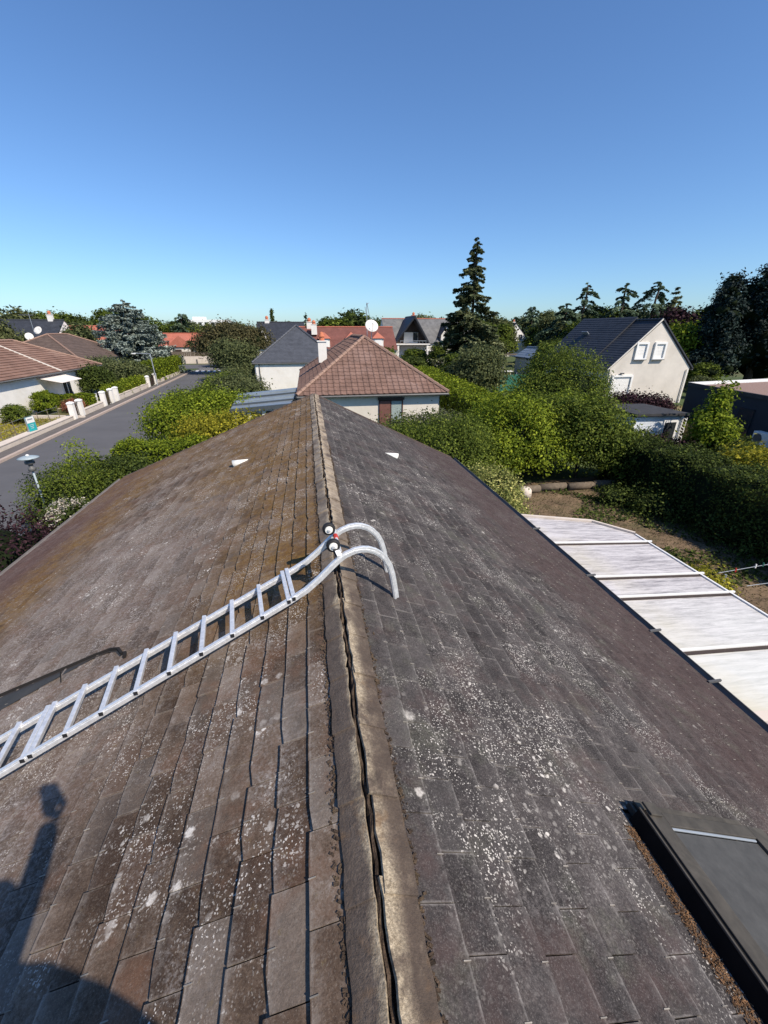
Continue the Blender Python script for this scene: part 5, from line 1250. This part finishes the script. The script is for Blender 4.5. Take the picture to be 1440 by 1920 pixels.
# ------------------------------------------------------------------ right garden
kk = [('flowering_shrub', 'variegated pale-leaved shrub against the right eave', (5.15, 11.1, 0), [(0, 0, 1.35, .95, 1.15, 1.0), (.2, -.9, .9, .7, .8, .8)], 11000, .038, 'variegated', .12),
 ('tall_shrub', 'mid green shrub mass beyond the right verge of the near roof', (4.4, 14.2, 0), [(0, 0, 1.75, 1.9, 1.5, 1.35), (-1.4, .5, 1.8, 1.4, 1.3, 1.2), (1.3, .9, 1.8, 1.3, 1.2, 1.2)], 22000, .055, 'mid', .2),
 ('loose_shrub', 'loose green shrub in front of the brown shuttered window', (5.9, 19.2, 0), [(0, 0, 1.3, 1.7, 1.5, 1.1), (-1.5, .8, 1.1, 1.3, 1.3, 1.0)], 12000, .06, 'olive', .22),
 ('bright_laurel', 'large bright laurel-like shrub above the timber edging', (8.4, 16.6, 0), [(0, 0, 2.1, 1.7, 1.6, 1.6), (-1.0, -.6, 1.4, 1.2, 1.2, 1.2), (1.2, -.5, 1.3, 1.4, 1.2, 1.1), (.6, 1.3, 1.8, 1.6, 1.3, 1.15)], 26000, .075, 'bright', .2),
 ('glossy_laurel', 'tall glossy green laurel to the left of the big dark hedge', (11.7, 16.2, 0), [(0, 0, 1.9, 1.8, 1.6, 1.5), (1.0, -.7, 1.3, 1.1, 1.1, 1.1), (-1.2, .9, 2.0, 1.6, 1.4, 1.3)], 28000, .075, 'mid', .2),
 ('back_laurel', 'yellowish top of the laurel row next to the long hedge', (10.8, 19.9, 0), [(0, 0, 1.5, 2.1, 1.6, 1.05), (2.5, 0, 1.7, 1.8, 1.6, 1.1), (-1.6, .4, 1.3, 1.5, 1.3, .95)], 20000, .08, 'bright', .25),
 ('round_bush', 'large round dense bush in front of the cream gabled house', (17.6, 27.6, 0), [(0, 0, 2.3, 2.9, 2.8, 2.6), (-1.7, -.5, 1.8, 2.2, 2.0, 1.8), (1.8, .3, 1.7, 1.7, 2.0, 1.5)], 26000, .085, 'mid', .28),
 ('purple_smoke_bush', 'dark purple bush at the foot of the cream gable', (20.6, 24.2, 0), [(0, 0, 1.3, 2.2, 1.3, 1.0), (2.0, .2, 1.1, 1.4, 1.1, .8)], 11000, .08, 'purple', .22),
 ('purple_barberry', 'purple-brown bush in front of the white shed', (15.9, 16.9, 0), [(0, 0, .8, 1.2, .8, .7), (1.4, -.2, .6, .9, .7, .6)], 6000, .055, 'purple', .17),
 ('shade_bush', 'low dark bush under the big hedge', (12.2, 12.2, 0), [(0, 0, .3, .9, 1.2, .4), (.6, -2.4, .3, .7, 1.3, .4), (-.9, .9, .25, .6, .5, .3)], 5000, .05, 'dark', .16),
 ('lime_shrub', 'small lime green shrub touching the lean-to edge', (7.55, 5.9, 0), [(0, 0, .95, .62, .72, .75)], 7000, .026, 'yellow', .09),
 ('wild_shrub', 'yellow-green growth behind the near part of the dark hedge', (15.7, 11.8, 0), [(0, 0, 1.2, .9, 1.2, 1.0), (.2, -2.4, 1.2, .9, 1.5, 1.0)], 9000, .06, 'yellow', .2),
 ('corner_shrub', 'green shrub filling the corner between shed and navy annexe', (18.9, 15.0, 0), [(0, 0, .6, 1.4, 1.4, .6), (1.2, 1.8, .6, 1.4, 1.2, .6)], 8000, .07, 'dark', .2),
 ('small_weed', 'little green weed poking up beside the near corner of the lean-to', (6.62, 2.75, 0), [(0, 0, 2.1, .3, .35, .35)], 1500, .03, 'bright', .08)]
for nm, lb, loc, bl_, n_, sz, mt_, cp in kk:
    big = 'laurel' in nm or nm in ('round_bush', 'tall_shrub')
    shrub(nm, lb, 'shrub', loc, bl_, int(n_ * 1.15), sz * (.82 if big else 1), LM[mt_], clump=cp * (1.15 if big else 1), per=70 if big else 34, core=.66 if big else .72)
# spiky grass tufts by the shed
def spiky(name, label, loc, n_, h, mat, r=.5):
    t = thing(name, label, 'plant', loc); vs = []; fs = []
    for k in range(n_):
        a = random.uniform(0, 6.28); b0 = random.uniform(0, r * .4); L = h * random.uniform(.6, 1.1); sp = random.uniform(.1, .9) * r
        p0 = Vector((b0 * math.cos(a), b0 * math.sin(a), 0)); p1 = p0 + Vector((sp * .4 * math.cos(a), sp * .4 * math.sin(a), L * .65)); p2 = p0 + Vector((sp * math.cos(a), sp * math.sin(a), L * (1 - .3 * sp)))
        s_ = Vector((-math.sin(a), math.cos(a), 0)) * .03; i = len(vs); vs += [p0 - s_, p0 + s_, p1 + s_ * .7, p1 - s_ * .7, p2]; fs += [(i, i + 1, i + 2, i + 3), (i + 3, i + 2, i + 4)]
    MB().add(vs, fs, .6).build('blades', mat, t); return t
spiky('spiky_plant', 'spiky olive clump in front of the white shed wall', (16.9, 17.5, .3), 90, 1.5, LM['yellow'], .9)
spiky('spiky_plant', 'brown bristling clump between the shed and the navy annexe', (20.6, 19.5, 0), 110, 1.9, LM['brown'], 1.1)
# slender climber tree before the annexe
vt = thing('young_tree', 'slender light green young tree in front of the navy annexe', 'tree', (17.9, 16.4, 0))
link('crown', blob_crown('yt', [(.8, .2, 3.2, .32, .35, .6), (.6, .1, 2.5, .42, .42, .5), (.6, 0, 1.7, .75, .7, .6), (-.05, 0, 2.2, .3, .3, .4), (1.5, .3, 1.6, .6, .5, .5)], 4200, .09, LM['bright'], clump=.2, core=0), vt)
trunk_mb(3.2, .05, (.8, .1), 4, .8).build('trunk', M['bark'], vt)
# hedges right
hr = thing('hedge', 'tall dark clipped hedge closing the garden on the right', 'hedge'); link('foliage', box_hedge('hr', (13.6, 16.0), (13.7, 3.0), 1.9, 1.95, 42000, .045, LM['dark'], .12), hr)
lh2 = thing('hedge', 'long bright hedge running back beside the brown tiled house', 'hedge'); link('foliage', box_hedge('lh2', (10.6, 22.5), (13.0, 50), 2.6, 2.2, 34000, .085, LM['hedge'], .10), lh2)
# wire netting between hedge and brown house
wn_ = thing('mesh_fence', 'dark wire mesh fence at the foot of the long bright hedge', 'fence', (8.9, 22.5, 0))
for k in range(7): MB().box((0.0, k * 1.2, .65), (.05, .05, 1.3)).build('post', M['gutter'], wn_)
for k in range(8): MB().box((0.0, 3.6, .15 + k * .15), (.01, 7.2, .01)).build('wire', M['steel'], wn_)
# green windbreak, pool things
gw = thing('windbreak', 'sagging dark green windbreak net behind the long hedge', 'windbreak', (21.5, 44, 0), R(10)); MB().box((2.2, 0, .95), (7.5, .05, 1.7)).build('net', M['green_net'], gw)
for k in range(4): MB().box((-1.5 + k * 2.45, .05, 1.0), (.06, .06, 2.0)).build('post', M['steel'], gw)
pt = thing('garden_table', 'white table set in the garden beyond the windbreak', 'table', (27, 58, 0)); MB().box((0, 0, .9), (3.2, 1.2, .08)).build('table_top', M['white'], pt)
for s_ in (-1, 1): MB().box((s_ * 1.3, 0, .45), (.1, .9, .9)).build('leg', M['white'], pt)
pg = thing('pergola', 'white posted pergola below the small pale gabled house', 'pergola', (31, 66, 0))
for x_ in (-3, 0, 3): MB().box((x_, 0, 1.3), (.25, .25, 2.6)).build('post', M['render_w'], pg)
MB().box((0, 0, 2.7), (7, 2, .15)).build('beam', M['wood'], pg)

# ------------------------------------------------------------------ trees, mid distance
sp = thing('spruce', 'tall lone spruce with drooping layered branches', 'tree', (24.2, 64, 0))
link('crown', conifer_mesh('spruce', 18.2, 5.6, LM['spruce'], 30, 15, .24, .36, .06, 210, .84, .15, .14, .5), sp); trunk_mb(17.5, .28).build('trunk', M['bark'], sp)
shrub('leaning_bush', 'large feathery bush at the foot of the tall spruce', 'bush', (16.4, 40, 0), [(0, 0, 2.3, 2.3, 2.2, 2.1), (-1.4, .6, 1.6, 1.6, 1.6, 1.5)], 15000, .13, LM['olive'], clump=.35)
bc = thing('blue_cedar', 'wide blue-grey cedar beside the street', 'tree', (-26.6, 74, 0))
link('crown', conifer_mesh('bluecedar', 10.4, 6.6, LM['blue'], 26, 17, .22, .10, .04, 190, .60, .05, .08, .5), bc); trunk_mb(9.6, .35).build('trunk', M['bark'], bc)
def cedar(label, x_, y_, h, r_, lean, mat='cedar', wh=20, gap=.18, name='cedar'):
    t = thing(name, label, 'tree', (x_, y_, 0)); link('crown', conifer_mesh('ced', h, r_ * 1.25, LM[mat], wh, 11, .26, .10, .04, 210, .62, gap, -.16, .5), t)
    trunk_mb(h * .97, .3).build('trunk', M['bark'], t); t.rotation_euler = (0, lean, 0); return t
cedar('layered dark cedar left of the cream gabled house with a tufted top', 50.5, 77, 14.2, 6.2, .03)
cedar('lower spreading cedar in front of the tufted cedar', 44.5, 72, 10.6, 6.5, -.03, gap=.15)
cedar('cedar behind the slate ridge with a thin upright tip', 55.8, 73, 14.0, 5.0, -.02)
cedar('cedar with a long arching tip pointing right', 60.5, 72, 14.3, 6.5, .07)
t = thing('copper_conifer', 'narrow dark conifer with copper-tinted base right of the cream house', 'tree', (56.2, 62, 0)); link('crown', conifer_mesh('cc', 12.4, 3.2, LM['spruce'], 20, 10, .34, .1, .05, 50, .7, .05), t); trunk_mb(11, .2).build('trunk', M['bark'], t)
shrub('copper_tree', 'purple-brown rounded tree under the narrow dark conifer', 'tree', (53.5, 58, 0), [(0, 0, 6.0, 2.8, 2.6, 2.6), (1, 0, 4.2, 2.6, 2.4, 2.2)], 7000, .22, LM['purple'], trunk=(4.5, .2), clump=.4)
shrub('lit_tree', 'sunlit green tree immediately right of the cream gable', 'tree', (44.2, 46.5, 0), [(0, 0, 4.4, 2.6, 2.6, 2.3), (.6, 0, 2.6, 2.6, 2.4, 2.0)], 9000, .17, LM['bright'], trunk=(3, .2), clump=.4)
for lb, x_, y_, h, r_ in (('huge dark conifer filling the right edge of the view', 52.6, 44, 14.6, 6.6), ('shorter dark conifer at the left shoulder of the huge one', 45.6, 43, 10.8, 3.2), ('dark conifer stepping down from the huge one', 49.0, 46.5, 12.2, 4.0)):
    t = thing('dark_conifer', lb, 'tree', (x_, y_, 0), 0, 'massive dark conifers at the right edge')
    bl_ = []
    for k in range(34):
        f = (k + .5) / 34; a = k * 2.4; rr = r_ * (1 - f) ** .55 * (.55 if k % 3 else .25); s_ = r_ * (.42 - .24 * f) * random.uniform(.8, 1.2)
        bl_.append((rr * math.cos(a), rr * math.sin(a), h * (.16 + .80 * f), s_, s_, s_ * .75))
    link('crown', blob_crown('dc', bl_, 26000 if r_ > 5 else 12000, .17, LM['conifer'], clump=.30, core=.8), t); trunk_mb(h * .8, .4).build('trunk', M['bark'], t)

# ------------------------------------------------------------------ far trees: archetypes copied
arch = []
for k in range(6):
    bl_ = [(random.uniform(-1.6, 1.6), random.uniform(-1.4, 1.4), 3.6 + random.uniform(0, 4), random.uniform(1.9, 3.0), random.uniform(1.9, 3.0), random.uniform(1.5, 2.4)) for _ in range(6)] + [(0, 0, 4.0, 3.3, 3.3, 2.4)]
    me = blob_crown('far_crown', bl_, 5200, .30, LM[('far', 'mid', 'olive', 'far', 'dark', 'mid')[k]], clump=.5)
    tm = trunk_mb(5, .3, (0, 0), 4, 2).mesh('far_trunk', M['bark']); arch.append((me, tm))
me = conifer_mesh('far_conifer', 10, 2.6, LM['cedar'], 16, 10, .42, .15, .08, 34, .8, .05); archc = (me, trunk_mb(9.5, .2).mesh('ft', M['bark']))
me = conifer_mesh('far_cedar', 10, 4.5, LM['cedar'], 10, 9, .45, .1, .30, 50, .45, .2, -.1); archd = (me, trunk_mb(9.0, .3).mesh('ft', M['bark']))
cyp = blob_crown('cypress', [(0, 0, 2.2, .8, .8, 2.2), (0, 0, 5.2, .75, .75, 2.6), (0, 0, 8.2, .42, .42, 2.0)], 4200, .2, LM['dark'], clump=.22); archy = (cyp, trunk_mb(6, .15).mesh('ft', M['bark']))
def far_tree(a, x_, y_, sx, sz, label, group='trees along the skyline', name='distant_tree', cat='tree'):
    t = thing(name, label, cat, (x_, y_, 0), random.uniform(0, 6.28), group); t.scale = (sx, sx, sz)
    link('crown', a[0], t); link('trunk', a[1], t)
zones = [(-24, 'leafy tree on the skyline above the left tiled roofs'), (-14, 'leafy tree on the skyline behind the blue-grey cedar'), (-4, 'leafy tree on the skyline above the orange roofed bungalow'), (4, 'leafy tree on the skyline above the pyramid roof'), (14, 'leafy tree on the skyline above the long red roof'), (24, 'leafy tree on the skyline behind the tall spruce'), (34, 'leafy tree on the skyline left of the cream gabled house'), (44, 'leafy tree on the skyline above the cream gabled house'), (60, 'leafy tree on the skyline behind the dark conifers')]
def zone(x_, y_):
    a = math.degrees(math.atan2(x_, y_))
    for lim, s_ in zones:
        if a < lim: return s_
    return zones[-1][1]
seen = set()
for ring, (y_, hz, n_) in enumerate(((128, 1.0, 40), (160, 1.18, 44), (205, 1.35, 40))):
    for k in range(n_):
        a = R(-45 + 98 * (k + random.uniform(.1, .9)) / n_); x_ = y_ * math.tan(a) if abs(a) < .8 else y_ * math.tan(a)
        rr = y_ * random.uniform(.93, 1.07); x_ = rr * math.sin(a) * 1.05; yy = rr * math.cos(a)
        if yy < 100 and False: continue
        if -75 < x_ < -40 and yy > 250: continue
        dg = math.degrees(a); base = hz * (.80 if -14 < dg < 14 else 1.0)
        for _try in range(40):
            sz_ = random.uniform(.72, 1.05); ww = random.uniform(.9, 1.35); ki = random.randrange(6)
            key = (sz_ < .83, sz_ > .95, ww < 1.05, ww > 1.2, ki, ring, zone(x_, yy))
            if key not in seen: break
        seen.add(key); _ = 0
        lab = ('low ' if sz_ < .83 else 'high ' if sz_ > .95 else 'mid-height ') + ('narrow ' if ww < 1.05 else 'broad ' if ww > 1.2 else '') + ('hazy green', 'mid green', 'olive', 'muted green', 'dark green', 'fresh green')[ki] + zone(x_, yy)[5:].replace('on the skyline', ('in the nearer', 'in the middle', 'in the farthest')[ring] + ' skyline row')
        far_tree(arch[ki], x_, yy, base * ww, base * sz_, lab)
far_tree(archy, -11.4, 165, 1.0, 1.28, 'tall thin cypress on the skyline above the pyramid roof', 'cypresses', 'cypress'); far_tree(archy, -40.3, 165, .9, 1.08, 'thin cypress on the skyline right of the blue-grey cedar', 'cypresses', 'cypress')
far_tree(archc, .2, 150, .8, 1.15, 'pointed conifer on the skyline between cypress and oak', 'lone conifers', 'distant_conifer')
far_tree(arch[4], 12.2, 118, 1.5, 1.32, 'big dark oak rising above the long red roof', 'big oaks', 'oak'); far_tree(arch[1], 6.6, 112, 1.35, .92, 'broad dome-shaped green tree left of the big oak', 'big oaks', 'oak')
far_tree(arch[4], 18.2, 121, 1.1, 1.12, 'tree behind the satellite dish, right of the big oak', 'big oaks', 'oak')
for x_, y_, s_, z_, lb in ((68, 128, 1.0, 1.35, 'flat topped dark cedar on the skyline right of the small gabled house'), (61, 126, 1.0, 1.05, 'dark cedar just left of the flat topped one'), (-30, 118, .8, 1.05, 'dark layered tree top right of the blue-grey cedar'), (-41, 116, 1.0, 1.12, 'dark tree top immediately left of the blue-grey cedar')):
    far_tree(archd, x_, y_, s_, z_, lb, None, 'distant_cedar')
# trees and shrubs in the gardens between the houses
mids = [(-52, 70, .8, .75, 2), (-47, 80, .8, .85, 0), (-60, 100, 1.1, .95, 3), (-44, 104, 1, .95, 4), (-38, 84, .7, .75, 2), (-33.5, 66, .5, .45, 0), (-22, 100, .45, .40, 1), (-31, 128, 1.2, .85, 2), (-22, 130, 1.2, .8, 2), (-15, 112, 1.0, .72, 2), (-6.5, 104, .9, .72, 1), (0, 98, .9, .8, 0), (14.8, 84, .6, .45, 1), (19, 78, .7, .32, 4), (24.5, 79, .6, .38, 1), (28, 76, .7, .42, 4), (31, 72, .8, .5, 0), (36, 82, .9, .75, 1), (40, 88, 1.0, .85, 0), (44, 96, 1.0, .85, 3), (29, 50, .6, .5, 1), (33.5, 52, .6, .6, 0), (36, 60, .7, .62, 4), (41, 62, .8, .75, 1), (47, 66, .8, .8, 0), (62, 84, 1.1, 1.05, 1), (70, 80, 1.1, 1.05, 3), (40, 43, .5, .42, 1), (58, 60, .8, .8, 0), (25, 96, .8, .8, 0), (10.5, 60, .7, .42, 1), (14, 58, .6, .36, 4), (20, 56, .6, .34, 1), (24, 60, .5, .34, 0), (17.5, 68, .6, .36, 1), (60, 104, 1.0, .9, 3), (70, 100, 1.1, 1.0, 1), (38, 36, .3, .22, 2), (42, 40, .4, .30, 1), (-16, 98, .6, .5, 1), (-14.5, 84, .7, .6, 2)]
def near_ref(x_, y_):
    refs = [(-29, 41, 'the wide tiled house'), (-32, 66, 'the old brown roof'), (-52, 93, 'the dark slate house on the left'), (-41, 95, 'the solar roofed house'), (-28, 74, 'the blue-grey cedar'), (-27, 112, 'the orange roofed bungalow'), (-11, 65, 'the brownish tree'), (-4, 85, 'the dark gabled house'), (6, 76, 'the long red roofed house'), (21, 93, 'the A-shaped porch'), (30, 93, 'the chalet dormer'), (24, 64, 'the tall spruce'), (16, 40, 'the feathery bush'), (53, 112, 'the small pale gabled house'), (33, 60, 'the low outbuilding'), (30, 40, 'the cream gabled house'), (50, 76, 'the tufted cedar'), (60, 72, 'the arching cedar'), (50, 45, 'the huge dark conifer'), (11, 40, 'the long bright hedge')]
    d = min(refs, key=lambda q: (q[0] - x_) ** 2 + (q[1] - y_) ** 2); s_ = ('behind' if y_ > d[1] + 4 else 'in front of' if y_ < d[1] - 4 else ('left of' if x_ < d[0] else 'right of')); return s_ + ' ' + d[2]
used = {}
cols = ['hazy green', 'mid green', 'olive green', 'muted green', 'dark green', 'fresh green']
for x_, y_, s_, z_, k in mids:
    lab = ('low ' if z_ < .5 else 'tall ' if z_ > .9 else '') + cols[k] + ' tree ' + near_ref(x_, y_); used[lab] = used.get(lab, 0) + 1
    if used[lab] > 1: lab += (', its right neighbour', ', farther right again')[used[lab] - 2]
    far_tree(arch[k], x_, y_, s_ * random.uniform(.95, 1.1), z_, lab, None, 'garden_tree')
def f4():
    a = random.uniform(0, 1); return (random.uniform(9.0, 12.7), random.uniform(2.5, 15.2), random.uniform(.0, .16) * (.4 + .6 * random.random()))
pts = np.array([f4() for _ in range(9000)]); pts = pts[(np.sin(pts[:, 0] * 2.1 + np.sin(pts[:, 1] * 1.3) * 2) + np.sin(pts[:, 1] * 1.7)) > (12.2 - pts[:, 0]) * .55 - 1.2]
o = link('ground_cover', leaf_mesh('ground_cover', pts, np.tile([.2, -.3, 1.0], (len(pts), 1)), .055, LM['dark'], .6)); tag(o, 'low dark ground cover plants at the foot of the big hedge', 'ground cover', kind='stuff')
# loose grass tufts on the dry plot and in the soil bed
def tufts(name, n_, fx, size, mat):
    pts = np.array([fx() for _ in range(n_)]); o = link(name, leaf_mesh(name, pts, np.tile([.5, -.6, .3], (n_, 1)), size, mat, .2, jitter=.9)); return tag(o, 'thin ' + name.replace('_', ' '), 'grass', kind='stuff')
def f1():
    y = random.uniform(19, 35.5); return (rx(-1.45, y) - random.uniform(0, 12) ** 1.0, y, random.uniform(.02, .16))
o = tufts('dry_grass_tufts', 14000, f1, .09, LM['yellow']); o['label'] = 'dry yellowish grass on the plot behind the low wall'
def f2(): return (random.uniform(5.5, 12.5), random.uniform(3, 15.5), random.uniform(.0, .05))
o = tufts('leaf_litter', 16000, f2, .04, LM['brown']); o['label'] = 'brown leaf litter and stubble on the dry soil bed'; o['category'] = 'leaf litter'
def f3(): return (random.uniform(9, 34), random.uniform(28, 55), random.uniform(.0, .08))
o = tufts('lawn_tufts', 9000, f3, .10, LM['mid']); o['label'] = 'green lawn grass between the long hedge and the gardens'
